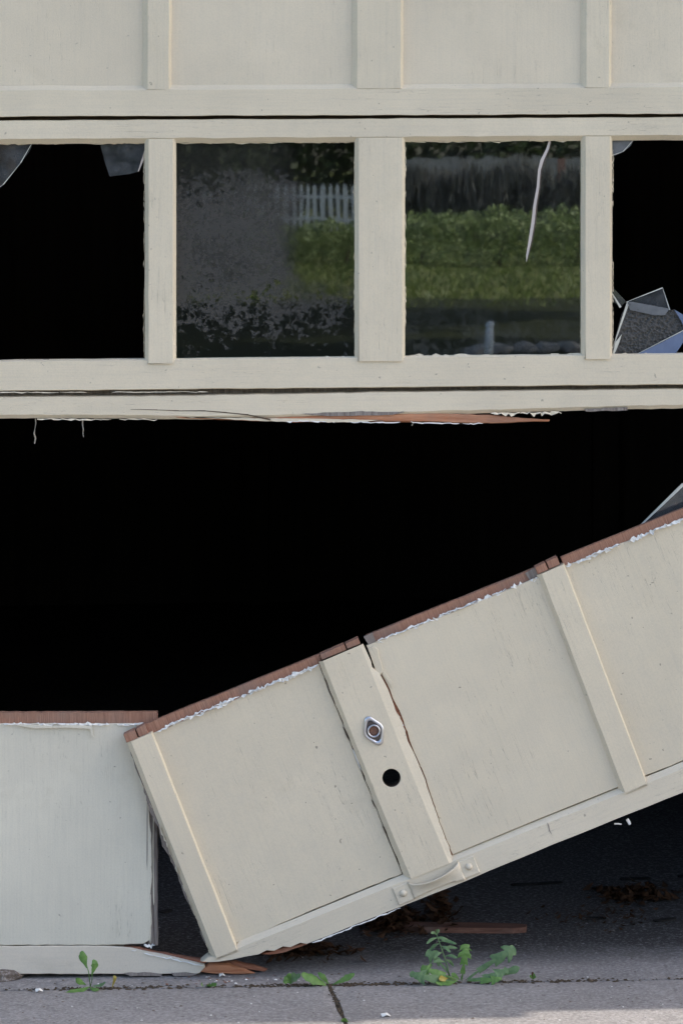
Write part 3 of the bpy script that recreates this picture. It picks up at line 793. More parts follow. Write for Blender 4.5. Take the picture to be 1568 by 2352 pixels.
# lock stile with its round hole, split away along the right side
def lock_stile():
    V, F, MI = [], [], []
    def add(vs, fs, mi=0):
        o = len(V); V.extend(vs)
        for f in fs: F.append([i + o for i in f]); MI.append(mi)
    y0 = -0.002
    uL, uR = 477.0, 570.0
    vt, vb = -9.0, 531.0
    cu, cv, r = 523.5, 299.0, 21.0
    h = (uR - uL) / 2
    P3 = lambda u, v, y: (u * px, y, -v * px)
    add([P3(uL, vt, y0), P3(uR, vt - 2, y0), P3(uR, cv - h, y0), P3(uL, cv - h, y0)], [(0, 1, 2, 3)])
    add([P3(uL, cv + h, y0), P3(uR, cv + h, y0), P3(uR + 4, vb, y0), P3(uL + 3, vb, y0)], [(0, 1, 2, 3)])
    n = 32; ci, sq, bk = [], [], []
    for i in range(n):
        a = 2 * math.pi * i / n + math.pi / 4
        c, s = math.cos(a), math.sin(a)
        m = max(abs(c), abs(s))
        ci.append(P3(cu + r * c, cv + r * s, y0 + 0.0006)); sq.append(P3(cu + h * c / m, cv + h * s / m, y0)); bk.append(P3(cu + r * c, cv + r * s, 0.036))
    add(sq + [P3(cu + (r + 1.2) * math.cos(2 * math.pi * i / n + math.pi / 4), cv + (r + 1.2) * math.sin(2 * math.pi * i / n + math.pi / 4), y0) for i in range(n)], [(i, (i + 1) % n, n + (i + 1) % n, n + i) for i in range(n)])
    add([P3(cu + (r + 1.2) * math.cos(2 * math.pi * i / n + math.pi / 4), cv + (r + 1.2) * math.sin(2 * math.pi * i / n + math.pi / 4), y0) for i in range(n)] + ci + bk,
        [(i, (i + 1) % n, n + (i + 1) % n, n + i) for i in range(n)], 0)
    add(ci + bk, [(i, (i + 1) % n, n + (i + 1) % n, n + i) for i in range(n)], 1)
    # left chamfer and side, with a wandering crack beside it
    k = 40; a_, b_, c_ = [], [], []
    for i in range(k + 1):
        t = i / k; v = vt + (vb - vt) * t
        w = random.gauss(0, 0.7)
        x = uL + (3 * max(0, (v - cv - h)) / (vb - cv - h))
        a_.append(P3(x, v, y0)); b_.append(P3(466.5 + w, v, y0 + 0.012)); c_.append(P3(466.5 + w, v, 0.036))
    add(a_ + b_ + c_, [(i, i + 1, k + 2 + i, k + 1 + i) for i in range(k)] + [(k + 1 + i, k + 2 + i, 2 * k + 3 + i, 2 * k + 2 + i) for i in range(k)])
    # right chamfer down to the ragged split
    prof = [(v, c - g_ / 2, v > 60) for v, c, g_ in CRK]
    A, B, Cc = [], [], []
    for v, u, q in prof:
        xr = uR + (4 * max(0, (v - cv - h)) / (vb - cv - h))
        A.append(P3(xr, v, y0)); B.append(P3(u, v, y0 + (0.0045 if q else 0.002))); Cc.append(P3(u, v, 0.036))
    m = len(prof)
    add(A + B + Cc, [(i, i + 1, m + i + 1, m + i) for i in range(m - 1)] + [(m + i, m + i + 1, 2 * m + i + 1, 2 * m + i) for i in range(m - 1)])
    # end faces
    add([P3(uL, vt, y0), P3(uR, vt - 2, y0), P3(571, vt, 0.036), P3(466.5, vt, 0.036)], [(0, 1, 2, 3)], 1)
    add([P3(uL + 3, vb, y0), P3(uR + 4, vb, y0), P3(581, vb, 0.036), P3(466.5, vb, 0.036)], [(0, 1, 2, 3)])
    me = bpy.data.meshes.new('lock_stile'); me.from_pydata(V, [], F)
    for p, i in zip(me.polygons, MI): p.material_index = i
    bm = bmesh.new(); bm.from_mesh(me)
    bmesh.ops.remove_doubles(bm, verts=bm.verts, dist=1e-6)
    bmesh.ops.recalc_face_normals(bm, faces=bm.faces); bm.to_mesh(me); bm.free()
    return link('stile', me, [PTZ, WOODD], tilt, True)
ls = lock_stile()
# torn wood inside the split, pale chip at its top
tprism('split_wood', [(578, 60), (612, 66), (612, 300), (606, 520), (580, 520)], 0.0115, 0.024, WOOD, step=None)
tprism('chip', [(583, 4), (596, 2), (604, 14), (600, 30), (597, 62), (588, 72), (580, 62), (582, 30)], 0.0035, 0.008, PT, ins=[1] * 8, cd=0.001)
tprism('chip', [(592, 62), (600, 70), (606, 96), (602, 108), (596, 84)], 0.004, 0.0075, PT, step=None)
tprism('chip', [(583, 160), (590, 166), (594, 178), (588, 182), (584, 172)], 0.003, 0.006, PT, step=None)
tprism('chip', [(586, 182), (592, 188), (594, 200), (588, 196)], 0.003, 0.006, FLK, step=None)
# dark split beside the left edge of the lock stile
tprism('split_wood', [(452, 0), (470, 0), (470, 522), (452, 522)], 0.0205, 0.026, WOODD, step=None)
for (a, b, c) in ((462, 30, 95), (460, 150, 185), (461, 205, 260), (459, 330, 352), (460, 395, 420)):
    tprism('split_wood', [(a + 3, b), (a + 5.5, b + 6), (a + 5.5, (b + c) / 2), (a + 5, c), (a + 3.2, c - 8)], 0.0090, 0.0118, WOODD if b != 205 else FLK, step=None)
# bottom rail, broken off at its left end
rl = [(-38, 528), (-18, 522), (8, 531), (40, 529), (62, 519), (200, 519), (400, 518), (600, 518), (1000, 518), (1500, 519), (UEND, 519), (UEND, 583), (1500, 584), (1134, 583), (960, 582), (700, 583), (560, 585), (400, 583), (250, 583), (202, 582), (190, 574), (165, 575), (150, 567), (128, 569), (112, 561), (92, 563), (60, 556), (30, 551), (0, 544), (-20, 537)]
ins = [2, 2, 2, 2] + [12] * 6 + [0] + [2] * 19
tprism('bottom_rail', rl, 0.0, 0.037, PTX, ins=ins, cd=0.0115, step=0.03, amp=0.0003)
ribbon('paint_flakes', (200 * px, -583 * px), (430 * px, -584 * px), 0.001, 2 * px, 5 * px, 26, FLK, tilt, gap=0.5, pop=0.001, local=True)
tprism('split_wood', [(96, 566), (150, 571), (192, 578), (204, 585), (150, 583), (112, 574)], 0.012, 0.03, WOOD, ins=[1] * 6, cd=0.002)
tprism('scar', [(817, 527), (819, 536), (816, 548), (818, 560), (814, 548), (816, 536)], -0.0006, 0.001, WOODG, step=None)
# tongue of bare wood along the top edge
def tongue(u0, u1, v0=-23, y=0.016):
    return tprism('tongue', [(u0, v0), (u1, v0), (u1, 8), (u0, 8)], y, y + 0.018, WOODE, amp=0.0003, step=0.05)
tongue(36, 474); tongue(590, 1012); tongue(1072, 1530); tongue(1590, UEND - 100)
def endgrain(u0, u1, v0, v1, y=0.004):
    return tprism('end_grain', [(u0, v0 + 1), (u1, v0 - 1), (u1, v1), (u0, v1)], y, 0.034, WOODE, ins=[1] * 4, cd=0.001, step=None)
endgrain(-9, 19, -22, -1.5); endgrain(22, 45, -24, -2, 0.006)
endgrain(476, 536, -25, -11); endgrain(539, 571, -26, -12, 0.005)
endgrain(1008, 1034, -27, -9); endgrain(1037, 1064, -29, -10, 0.006)
tprism('end_grain', [(584, -24), (606, -25), (606, -4), (588, -2)], 0.008, 0.014, WOODG, step=None)
tprism('end_grain', [(982, -21), (1008, -24), (1008, -4), (986, -3)], 0.0135, 0.0155, WOODG, step=None)
# white primer flaking off along the same edge
for u0, u1 in ((62, 460), (610, 1005), (1075, 1530), (1596, UEND - 100)):
    ribbon('paint_flakes', (u0 * px, 0), (u1 * px, 2 * px), PY - 0.001, 3 * px, 14 * px, int((u1 - u0) / 5), FLK, tilt, gap=0.36, pop=0.004, local=True, up=0.5)
    ribbon('paint_flakes', (u0 * px, 3 * px), (u1 * px, 3 * px), PY - 0.002, 2 * px, 6 * px, int((u1 - u0) / 6), FLK, tilt, gap=0.7, pop=0.006, local=True, up=0.8)
ribbon('paint_flakes', (-8 * px, -330 * px), (-12 * px, -60 * px), 0.006, 2 * px, 4 * px, 40, PT, tilt, gap=0.6, pop=0.003, local=True, up=0.8)
ribbon('paint_flakes', (-11 * px, -525 * px), (-9 * px, -200 * px), 0.010, 1.5 * px, 4 * px, 60, PT, tilt, gap=0.65, pop=0.003, local=True, up=0.85)
tprism('panel_remnant', [(-9, 20), (-13, 60), (-12, 110), (-19, 170), (-14, 210), (-22, 250), (-15, 280), (-14, 330), (-17, 380), (-12, 440), (-15, 480), (-9, 526), (4, 526), (4, 20)], 0.013, 0.019, WOODG, step=0.008, amp=0.0008)
# lock: rounded lozenge plate, keyway barrel
def hull_lozenge(s):
    pts = []
    for i in range(40):
        a = 2 * math.pi * i / 40
        n = (math.cos(a), math.sin(a))
        best = None
        for (cu, cv, r) in ((0, 0, 24), (-2, -25, 11), (2, 25, 11)):
            d = cu * n[0] + cv * n[1] + r
            if best is None or d > best[0]: best = (d, cu + r * n[0], cv + r * n[1])
        pts.append((best[1] * s, best[2] * s))
    return pts
LU, LV = 526, 183
plate = [(1.0, -0.0015), (1.0, -0.0040), (0.93, -0.0062), (0.80, -0.0066), (0.72, -0.0050), (0.66, -0.0034)]
V, F = [], []
for s, y in plate:
    for a, b in hull_lozenge(s): V.append(((LU + a) * px, y, -(LV + b) * px))
n = 40
for k in range(len(plate) - 1):
    for i in range(n):
        j = (i + 1) % n; F.append([k * n + i, k * n + j, (k + 1) * n + j, (k + 1) * n + i])
F.append(list(range((len(plate) - 1) * n, len(plate) * n)))
lock = link('lock_plate', mesh_from(V, F, smooth=True), METAL, tilt, True)
V = [((LU + a) * px, -0.0046, -(LV + b) * px) for a, b in hull_lozenge(0.70)] + [((LU + a) * px, -0.0030, -(LV + b) * px) for a, b in hull_lozenge(0.70)]
link('lock_recess', mesh_from(V, [list(range(40)), list(range(40, 80))] + [[i, (i + 1) % 40, 40 + (i + 1) % 40, 40 + i] for i in range(40)]), METALD, lock, True)
def disc_at(name, prof, mat, parent, u, v, n=28):
    vv, ff = lathe_vf([(r * px, y) for r, y in prof], n, 'Y')
    vv = [(a + u * px, b, c - v * px) for a, b, c in vv]
    return link(name, mesh_from(vv, ff, smooth=True), mat, parent, True)
disc_at('keyway_ring', [(15.0, -0.003), (15.0, -0.008), (14.2, -0.0092), (12.8, -0.0095), (11.4, -0.0085), (10.8, -0.004)], METAL, lock, LU + .3, LV)
disc_at('keyway', [(10.8, -0.0048), (10.8, -0.0054), (6.5, -0.0058), (3, -0.0052)], RUSTM, lock, LU + .3, LV)
for s in (-1, 1):
    disc_at('screw', [(6.2, -0.003), (6.2, -0.0042), (3, -0.0046)], METALD, lock, LU + 2 * s, LV + 24.5 * s, 14)
# lift handle bolted over the rail
for (u, nm) in ((451, 0), (613, 1)):
    du = 19
    pl_ = tprism('handle_plate', [(u - du, 535), (u + du, 535), (u + du, 577), (u - du, 577)], -0.0034, -0.0004, PTX, ins=[1.5] * 4, cd=0.0012, step=None)
    vv, ff = lathe_vf([(8.5 * px, -0.003), (8.0 * px, -0.0055), (6 * px, -0.0078), (3 * px, -0.0090), (0.6 * px, -0.0093)], 18, 'Y')
    vv = [(a + u * px, b, c - 554 * px) for a, b, c in vv]
    link('bolt_head', mesh_from(vv, ff, smooth=True), PTX, pl_, True)
V, F = [], []
NU, NV = 24, 8
for i in range(NU + 1):
    s = i / NU; u = 469 + s * 126
    b = math.sin(math.pi * s) ** 0.55 if 0 < s < 1 else 0
    vtop = 533 + 15 * b + 4 * (1 - s) * b
    vbot = 577 - 5 * b + (3 if s > .8 else 0)
    for j in range(NV + 1):
        t = j / NV
        V.append((u * px, -0.0034 - 0.013 * b * (1 - t) ** 1.6 - 0.001 * b, -(vtop + (vbot - vtop) * t) * px))
for i in range(NU):
    for j in range(NV):
        a = i * (NV + 1) + j
        F.append([a, a + 1, a + NV + 2, a + NV + 1])
hd = link('lift_handle', mesh_from(V, F, smooth=True), PTX, tilt, True)
sm = hd.modifiers.new('thick', 'SOLIDIFY'); sm.thickness = 0.0016; sm.offset = 0
tag(hd, 'curved cream lift handle between two bolted plates')
# small white nail ends below the rail
for (a, b, r, L) in ((1443, 1888, 4.0, 14), (1418, 1892, 2.0, 12)):
    p = W(a, b, 0.02)
    v, f = tube_vf([p + Vector((-.3 * L * px, 0, .5 * L * px)), p, p + Vector((.15 * L * px, -0.002, -.4 * L * px))] if r > 3 else [p + Vector((-.7 * L * px, 0, 0)), p, p + Vector((.7 * L * px, 0, -.1 * L * px))], [r * px, r * px, r * px * .8], 6)
    o = link('nail', mesh_from(v, f), FLK, None)
    inv = (Matrix.Translation(org) @ tilt.rotation_euler.to_matrix().to_4x4()).inverted()
    o.data.transform(inv); o.parent = tilt

# large piece of glass standing behind the fallen section
o = shard('glass_shard', [(1440, 1236), (1500, 1178), (1568, 1112), (1660, 1040), (1720, 1160), (1700, 1260), (1560, 1330), (1470, 1330)], 0.075, G_SHARD, None, edges=((0, 2, 7), (2, 3, 7)))
tag(o, 'large dusty glass shard sticking up behind the fallen section at right', 'glass shard')
o2 = shard('glass_shard', [(1500, 1225), (1545, 1192), (1580, 1168), (1700, 1130), (1720, 1220), (1560, 1330), (1490, 1300)], 0.082, G_SHARD, None)
tag(o2, 'darker glass shard stacked low behind the large shard at right', 'glass shard')

# ------------------------------------------------------------------ litter on the floor
def lump(c, r, mat_seed, sq=0.6, n=10):
    bm = bmesh.new(); bmesh.ops.create_icosphere(bm, subdivisions=2, radius=r)
    for v in bm.verts:
        q = v.co.normalized()
        v.co = q * r * (1 + 0.45 * (mnoise.noise(q * 1.8 + Vector((mat_seed, 0, 0)))))
        v.co.z *= sq
        v.co += Vector(c)
    V = [tuple(v.co) for v in bm.verts]; F = [[v.index for v in f.verts] for f in bm.faces]
    bm.free(); return V, F
p = floor_at(8, 2248)
v, f = lump((p.x, p.y, p.z + 0.006), 0.024, 3.3, 0.5)
for i in range(len(v)): v[i] = (p.x + (v[i][0] - p.x) * 1.5, v[i][1], v[i][2])
tag(link('stone', mesh_from(v, f), STONE, None, origin=p), 'brown stone at the far left foot of the panel', 'stone')
# lath lying in the shade
def board_on_floor(name, a, b, w, th, mat, label, cat, group=None, taper=0.5, lift=0.0):
    A, B = floor_at(*a), floor_at(*b)
    d = (B - A); L = d.length; d.normalize(); nn = d.cross(Vector((0, 0, 1)))
    V = []
    for t, k in ((0, 0.45), (0.06, 0.9), (0.3, 1.0), (0.6, 0.96), (0.9, 0.9), (1, taper)):
        c = A + d * L * t
        for s, z in ((-1, 0.001), (1, 0.001), (1, th), (-1, th)):
            V.append(c + nn * s * w * 0.5 * k * random.uniform(.92, 1.06) + Vector((0, 0, z + lift)))
    F = []
    for i in range(5):
        for s in range(4):
            F.append([4 * i + s, 4 * i + (s + 1) % 4, 4 * i + 4 + (s + 1) % 4, 4 * i + 4 + s])
    F += [[0, 1, 2, 3], [20, 21, 22, 23]]
    o = link(name, mesh_from(V, F), mat, None, origin=A)
    return tag(o, label, cat, group)
board_on_floor('wood_lath', (918, 2136), (1208, 2140), 0.055, 0.012, WOODL, 'brown wooden lath lying on the floor under the fallen section', 'wood piece')
sticks = [((1172, 2035), (1290, 2029)), ((1422, 2021), (1492, 2020)), ((1360, 2043), (1392, 2041)), ((1430, 2042), (1505, 2040)), ((1345, 2112), (1390, 2111)), ((1500, 2118), (1550, 2112)), ((1555, 2015), (1600, 2013)), ((372, 2098), (392, 2092)), ((440, 2092), (462, 2090))]
labs = ['longest charred stick, on the dark floor below the lift handle', 'charred stick farthest back on the floor at right', 'shortest charred bit on the floor, left of two sticks in line', 'charred stick in line with and right of the shortest bit', 'charred stick nearest the threshold, right of the lath', 'charred stick nearest the threshold at the right edge', 'charred stick cut by the right edge of the picture', 'small charred bit beside the torn end of the left panel', 'small charred bit beside the low end of the fallen section']
for (a, b), lb in zip(sticks, labs):
    board_on_floor('charred_stick', a, b, 0.018, 0.004, CHAR, lb, 'stick', 'charred sticks on the garage floor')
# leaf litter and rotten wood crumbs
def litter(n, fn, size, mat, name):
    parts = []
    for _ in range(n):
        p = fn(); s = size * random.uniform(.5, 1.5)
        a = random.uniform(0, 6.28); e = random.uniform(-.6, .6)
        u = Vector((math.cos(a), math.sin(a), e)) * s; w = Vector((-math.sin(a), math.cos(a), random.uniform(-.6, .6))) * s * .55
        c = p + Vector((0, 0, s * .5))
        parts.append(([c - u, c + w, c + u * .9 + Vector((0, 0, s * .4)), c - w], [[0, 1, 2, 3]]))
    V, F = join_vf(parts)
    o = link(name, mesh_from(V, F), mat, None)
    o['kind'] = 'stuff'
    return o
def heap(cx, cy, rx, ry, h):
    def f():
        a = random.gauss(0, .5); b = random.gauss(0, .5)
        p = floor_at(cx + a * rx, cy + b * ry)
        p.z += random.random() ** 2 * h * math.exp(-(a * a + b * b))
        return p
    return f
tag(litter(420, heap(895, 2125, 70, 26, 0.05), 0.010, LEAFB, 'leaf_litter'), 'heap of brown leaf litter under the bent lift handle', 'leaf litter')
tag(litter(160, heap(1010, 2105, 32, 34, 0.07), 0.011, LEAFB, 'leaf_litter'), 'upright clump of rusty dead leaves beside the lath', 'leaf litter')
tag(litter(300, heap(690, 2190, 110, 18, 0.02), 0.009, LEAFB, 'leaf_litter'), 'dark crumbs of bark under the low end of the fallen section', 'leaf litter')
tag(litter(260, heap(1460, 2062, 90, 18, 0.015), 0.010, LEAFB, 'leaf_litter'), 'scattered dry leaves on the garage floor at right', 'leaf litter')
tag(litter(130, heap(1380, 2110, 150, 30, 0.004), 0.006, LEAFB, 'leaf_litter'), 'few small leaf crumbs on the floor behind the sill line', 'leaf litter')
# grit on the paving and dirt in the joint
def grit(n, fn, rmin, rmax, mat, name):
    parts = []
    for _ in range(n):
        p = fn(); r = random.uniform(rmin, rmax)
        v = []
        for k in range(5):
            a = k * 1.2566 + random.uniform(-.4, .4); rr = r * random.uniform(.6, 1.2)
            v.append(p + Vector((math.cos(a) * rr * 1.3, math.sin(a) * rr, 0.0003)))
        v.append(p + Vector((random.uniform(-.3, .3) * r, 0, r * random.uniform(.5, .9))))
        parts.append((v, [[k, (k + 1) % 5, 5] for k in range(5)]))
    V, F = join_vf(parts)
    o = link(name, mesh_from(V, F), mat, None); o['kind'] = 'stuff'
    return o
def on_pave():
    y = random.uniform(-0.5, 0.5); x = random.uniform(-0.75, 0.75)
    return Vector((x, y, gz(x) - 0.0005))
def on_joint():
    x = random.uniform(-0.75, 0.75)
    while mnoise.noise(Vector((x * 4, 1.7, 0))) < random.uniform(-.5, .4): x = random.uniform(-0.75, 0.75)
    return Vector((x, JY + random.gauss(0, 0.007), gz(x) - 0.002))
tag(grit(420, on_pave, 0.0010, 0.0032, KERBM, 'grit'), 'pale grit scattered over the concrete', 'grit')
tag(grit(420, on_pave, 0.0010, 0.0036, STONE, 'grit'), 'dark brown grit scattered over the concrete', 'grit')
tag(grit(700, on_joint, 0.0015, 0.0045, DIRT, 'soil'), 'dark soil lying in the joint of the paving', 'soil')
def near_break():
    p = floor_at(random.gauss(530, 75), random.uniform(2240, 2262)); p.z += 0.0005
    return p
tag(grit(14, near_break, 0.0012, 0.0038, FLK, 'paint_chips'), 'white paint chips strewn below the orange splinter', 'paint chips')
def wide_chips():
    p = floor_at(random.uniform(0, 1560), random.uniform(2238, 2350)); p.z += 0.0005
    return p
tag(grit(22, wide_chips, 0.001, 0.0024, FLK, 'paint_chips'), 'tiny white paint chips scattered over the whole paving', 'paint chips')
tag(grit(20, near_break, 0.0012, 0.004, WOODL, 'wood_crumbs'), 'orange wood crumbs strewn below the broken corner', 'wood crumbs')
def on_vjoint():
    y = random.uniform(-0.6, JY); return Vector((XJ - 0.031 + 0.105 * min(0.6, -y) + random.gauss(0, 0.0035), y, -0.004))
tag(grit(260, on_vjoint, 0.0015, 0.004, DIRT, 'soil'), 'dark soil lying in the crack that runs to the camera', 'soil')
for (a, b, r, lb) in ((88, 2278, 0.010, 'white flake of paint on the concrete beside the seedling'), (885, 2335, 0.010, 'white flake of paint near the front on the concrete'), (508, 2243, 0.008, 'white flake of paint below the orange splinter')):
    p = floor_at(a, b)
    v = [p + Vector((math.cos(t) * r * random.uniform(.5, 1.1), math.sin(t) * r * .8, 0.002 + 0.004 * (k % 2))) for k, t in enumerate([0, 1.1, 2.0, 3.2, 4.1, 5.2])]
    v2 = [q - Vector((0, 0, 0.0015)) for q in v]
    F = [list(range(6)), list(range(6, 12))] + [[k, (k + 1) % 6, 6 + (k + 1) % 6, 6 + k] for k in range(6)]
    tag(link('paint_flake', mesh_from(v + v2, F), FLK, None, origin=p), lb, 'paint flake', 'paint flakes on the ground')

# ------------------------------------------------------------------ weeds
def leaf_mesh(ctrl, width, lobes=0, base=0.12, peak=0.7, n=16, face=Vector((0, -1, 0.35)), fold=0.25):
    """ctrl: spine points (px, py, depth); a folded blade with optional toothed lobes"""
    P3 = [W(a, b, c) for a, b, c in ctrl]
    def sp(t):
        m = len(P3) - 1; x = min(t * m, m - 1e-6); i = int(x); f = x - i
        p0 = P3[max(i - 1, 0)]; p1 = P3[i]; p2 = P3[i + 1]; p3 = P3[min(i + 2, m)]
        return 0.5 * ((2 * p1) + (p2 - p0) * f + (2 * p0 - 5 * p1 + 4 * p2 - p3) * f * f + (3 * p1 - p0 - 3 * p2 + p3) * f ** 3)
    V, F = [], []
    for i in range(n + 1):
        t = i / n
        p = sp(t); tg_ = (sp(min(1, t + .02)) - sp(max(0, t - .02))).normalized()
        side = tg_.cross(face).normalized(); nrm = side.cross(tg_).normalized()
        if t < peak: w = base + (1 - base) * (t / peak) ** 1.4
        else: w = max(0.04, (1 - ((t - peak) / (1 - peak)) ** 2)) ** 0.6
        if lobes and t < 0.92:
            ph = (t * lobes) % 1.0
            w *= 0.26 + 0.95 * (1 - ph)
            back = tg_ * (-(1 - ph) * width * 0.25)
        else: back = Vector((0, 0, 0))
        hw = width * px * 0.5 * w
        jl, jr = random.uniform(.85, 1.15), random.uniform(.85, 1.15)
        lift = nrm * (-fold * hw + 0.15 * hw * math.sin(i * 2.1))
        V += [p - side * hw * jl + lift + back * px, p, p + side * hw * jr + lift + back * px]
    for i in range(n):
        a = 3 * i
        F += [[a, a + 1, a + 4, a + 3], [a + 1, a + 2, a + 5, a + 4]]
    return mesh_from(V, F, smooth=True)
def plant(name, label, at, cat='weed', group='weeds in the paving joint'):
    return thing(name, label, cat, floor_at(*at), (0, 0, 0), group)
def leaf(pl, ctrl, width, mat=None, name='leaf', **kw):
    if kw.get('lobes'): kw['n'] = 28
    me = leaf_mesh(ctrl, width, **kw)
    return link(name, me, mat or LEAF, pl)
def stem(pl, pts, r, mat=None):
    v, f = tube_vf([W(*q) for q in pts], [r * (1 - .4 * i / len(pts)) for i in range(len(pts))], 6)
    return link('stem', mesh_from(v, f, smooth=True), mat or LEAF, pl)
J = JY
w1 = plant('seedling', 'small seedling with two upright oval leaves before the left panel', (207, 2266))
stem(w1, [(208, 2266, J), (206, 2248, J), (204, 2232, J - .003), (200, 2218, J - .003)], 0.0011)
stem(w1, [(208, 2266, J), (212, 2250, J), (212, 2236, J)], 0.0010)
leaf(w1, [(200, 2224, J - .003), (195, 2210, J - .004), (190, 2196, J - .004), (189, 2184, J - .002)], 19, peak=0.5, n=10)
leaf(w1, [(211, 2240, J), (216, 2226, J - .002), (219, 2214, J - .002), (214, 2204, J)], 17, peak=0.5, n=10, face=Vector((.5, -1, .2)))
leaf(w1, [(198, 2262, J), (190, 2258, J - .01), (182, 2254, J - .016), (176, 2246, J - .018)], 14, peak=0.5, n=8)
leaf(w1, [(205, 2266, J - .006), (190, 2272, J - .02), (165, 2280, J - .034), (140, 2286, J - .04)], 26, peak=0.6, n=10, face=Vector((0, -.6, 1)))
leaf(w1, [(207, 2266, J - .004), (215, 2270, J - .02), (228, 2274, J - .03)], 14, peak=0.5, n=8, face=Vector((0, -.6, 1)))
leaf(w1, [(212, 2264, J - .004), (228, 2262, J - .016), (243, 2256, J - .022)], 14, LEAF2, peak=0.5, n=8, face=Vector((0, -.6, 1)))
leaf(w1, [(258, 2268, J), (261, 2258, J), (264, 2246, J - .004), (262, 2240, J)], 9, LEAFY, peak=0.6, n=6)
w2 = plant('sprout', 'low yellowish sprout left of the middle weed', (668, 2258))
for a in ((652, 2246), (662, 2236), (676, 2234), (690, 2238), (682, 2250), (650, 2256)):
    leaf(w2, [(668, 2260, J), ((668 + a[0]) / 2, (2258 + a[1]) / 2 - 3, J - .004), (a[0], a[1], J - .006)], 12, LEAF2 if a[0] > 665 else LEAF, peak=0.6, n=6)
w3 = plant('dandelion', 'young dandelion growing where the two paving joints meet', (757, 2262))
leaf(w3, [(756, 2266, J), (738, 2256, J - .006), (716, 2246, J - .012), (692, 2236, J - .012)], 26, peak=0.55, n=14, lobes=0, face=Vector((0, -.8, 1)))
leaf(w3, [(756, 2266, J), (750, 2254, J), (742, 2244, J - .004), (730, 2234, J - .003)], 13, peak=0.6, n=10)
leaf(w3, [(760, 2264, J), (776, 2256, J - .003), (796, 2246, J - .003), (814, 2236, J)], 15, peak=0.65, n=12)
leaf(w3, [(812, 2238, J), (806, 2240, J - .002), (800, 2250, J - .002)], 10, peak=0.5, n=6)
leaf(w3, [(757, 2268, J - .006), (757, 2276, J - .02), (752, 2284, J - .03)], 14, LEAF2, peak=0.55, n=8, face=Vector((0, -.6, 1)))
leaf(w3, [(760, 2266, J - .004), (784, 2268, J - .012), (806, 2266, J - .014), (826, 2272, J - .02)], 12, LEAFB, peak=0.55, n=8, face=Vector((0, -.6, 1)))
w4 = plant('dandelion', 'largest dandelion with toothed leaves right of the middle', (1062, 2250))
leaf(w4, [(1060, 2248, J), (1063, 2228, J - .004), (1066, 2204, J - .006), (1068, 2182, J - .004), (1067, 2168, J)], 36, peak=0.72, n=20, lobes=5, face=Vector((0.15, -1, 0.1)))
leaf(w4, [(1075, 2248, J), (1104, 2226, J - .004), (1138, 2204, J - .008), (1166, 2188, J - .008), (1184, 2180, J - .002)], 40, LEAF2, peak=0.8, n=22, lobes=4, face=Vector((0, -1, 0.2)))
leaf(w4, [(1046, 2250, J - .002), (1020, 2240, J - .012), (984, 2228, J - .016), (966, 2222, J - .012)], 34, peak=0.7, n=16, lobes=3, face=Vector((0, -1, 0.6)))
leaf(w4, [(1040, 2252, J - .004), (1010, 2250, J - .020), (972, 2244, J - .028), (940, 2236, J - .024)], 32, LEAF2, peak=0.6, n=16, lobes=3, face=Vector((0, -1, 0.5)))
leaf(w4, [(1078, 2250, J - .004), (1110, 2246, J - .014), (1140, 2238, J - .018), (1166, 2226, J - .012)], 30, LEAF2, peak=0.65, n=16, lobes=3, face=Vector((0, -1, 0.5)))
leaf(w4, [(1078, 2252, J - .004), (1104, 2252, J - .018), (1130, 2250, J - .024), (1152, 2246, J - .02)], 22, peak=0.6, n=14, lobes=3, face=Vector((0, -1, 0.6)))
leaf(w4, [(1140, 2242, J), (1168, 2232, J - .006), (1192, 2222, J - .006)], 18, LEAF2, peak=0.6, n=8)
leaf(w4, [(1050, 2252, J - .006), (1030, 2256, J - .02), (1000, 2257, J - .03)], 18, peak=0.6, n=10, face=Vector((0, -.6, 1)))
leaf(w4, [(1030, 2246, J - .004), (1018, 2246, J - .02), (1008, 2250, J - .026)], 16, LEAFY, peak=0.5, n=8, face=Vector((0, -.8, .6)))
leaf(w4, [(1054, 2250, J - .004), (1046, 2242, J - .012), (1036, 2236, J - .014)], 12, peak=0.6, n=8)
w5 = plant('fleabane', 'taller spindly weed with narrow leaves beside the largest dandelion', (1030, 2246))
sp5 = [(1032, 2248, J + .002), (1028, 2226, J), (1022, 2204, J - .002), (1014, 2180, J - .002), (1006, 2158, J), (1003, 2148, J)]
stem(w5, sp5, 0.0016, LEAF2)
for (t, dx, dy, dz) in ((5, -14, -4, -.01), (5, 6, -12, .004), (5, 0, -13, -.006), (4.6, 20, 12, -.01), (4.4, -26, 14, -.008), (4.2, 28, 8, .01), (3.8, 40, 6, -.01), (3.6, -24, 18, .01), (3.3, 22, 14, -.012), (3, 36, -2, .006), (2.7, -20, 14, -.01), (2.3, 30, 4, -.008), (2.0, 20, 16, .01), (1.7, -30, 0, -.01)):
    i = min(int(t), 4); f = t - i
    b = [sp5[i][k] * (1 - f) + sp5[i + 1][k] * f for k in range(3)]
    leaf(w5, [tuple(b), (b[0] + dx * .5, b[1] + dy * .5 - 4, b[2] + dz * .6), (b[0] + dx, b[1] + dy, b[2] + dz)], 7.5, LEAF2, peak=0.5, n=8)
leaf(w5, [(1026, 2230, J), (1010, 2212, J - .004), (994, 2196, J - .006), (978, 2186, J - .002)], 30, LEAF2, peak=0.75, n=14, lobes=3, face=Vector((0, -1, .3)))
w6 = plant('sprout', 'tiny sprout alone in the joint at right', (1223, 2248))
for a in ((1216, 2240), (1222, 2232), (1230, 2242), (1226, 2236)):
    leaf(w6, [(1223, 2250, J), ((1223 + a[0]) / 2, (2248 + a[1]) / 2, J - .003), (a[0], a[1], J - .004)], 6, LEAFB if a[0] == 1222 else LEAF, peak=0.6, n=6)
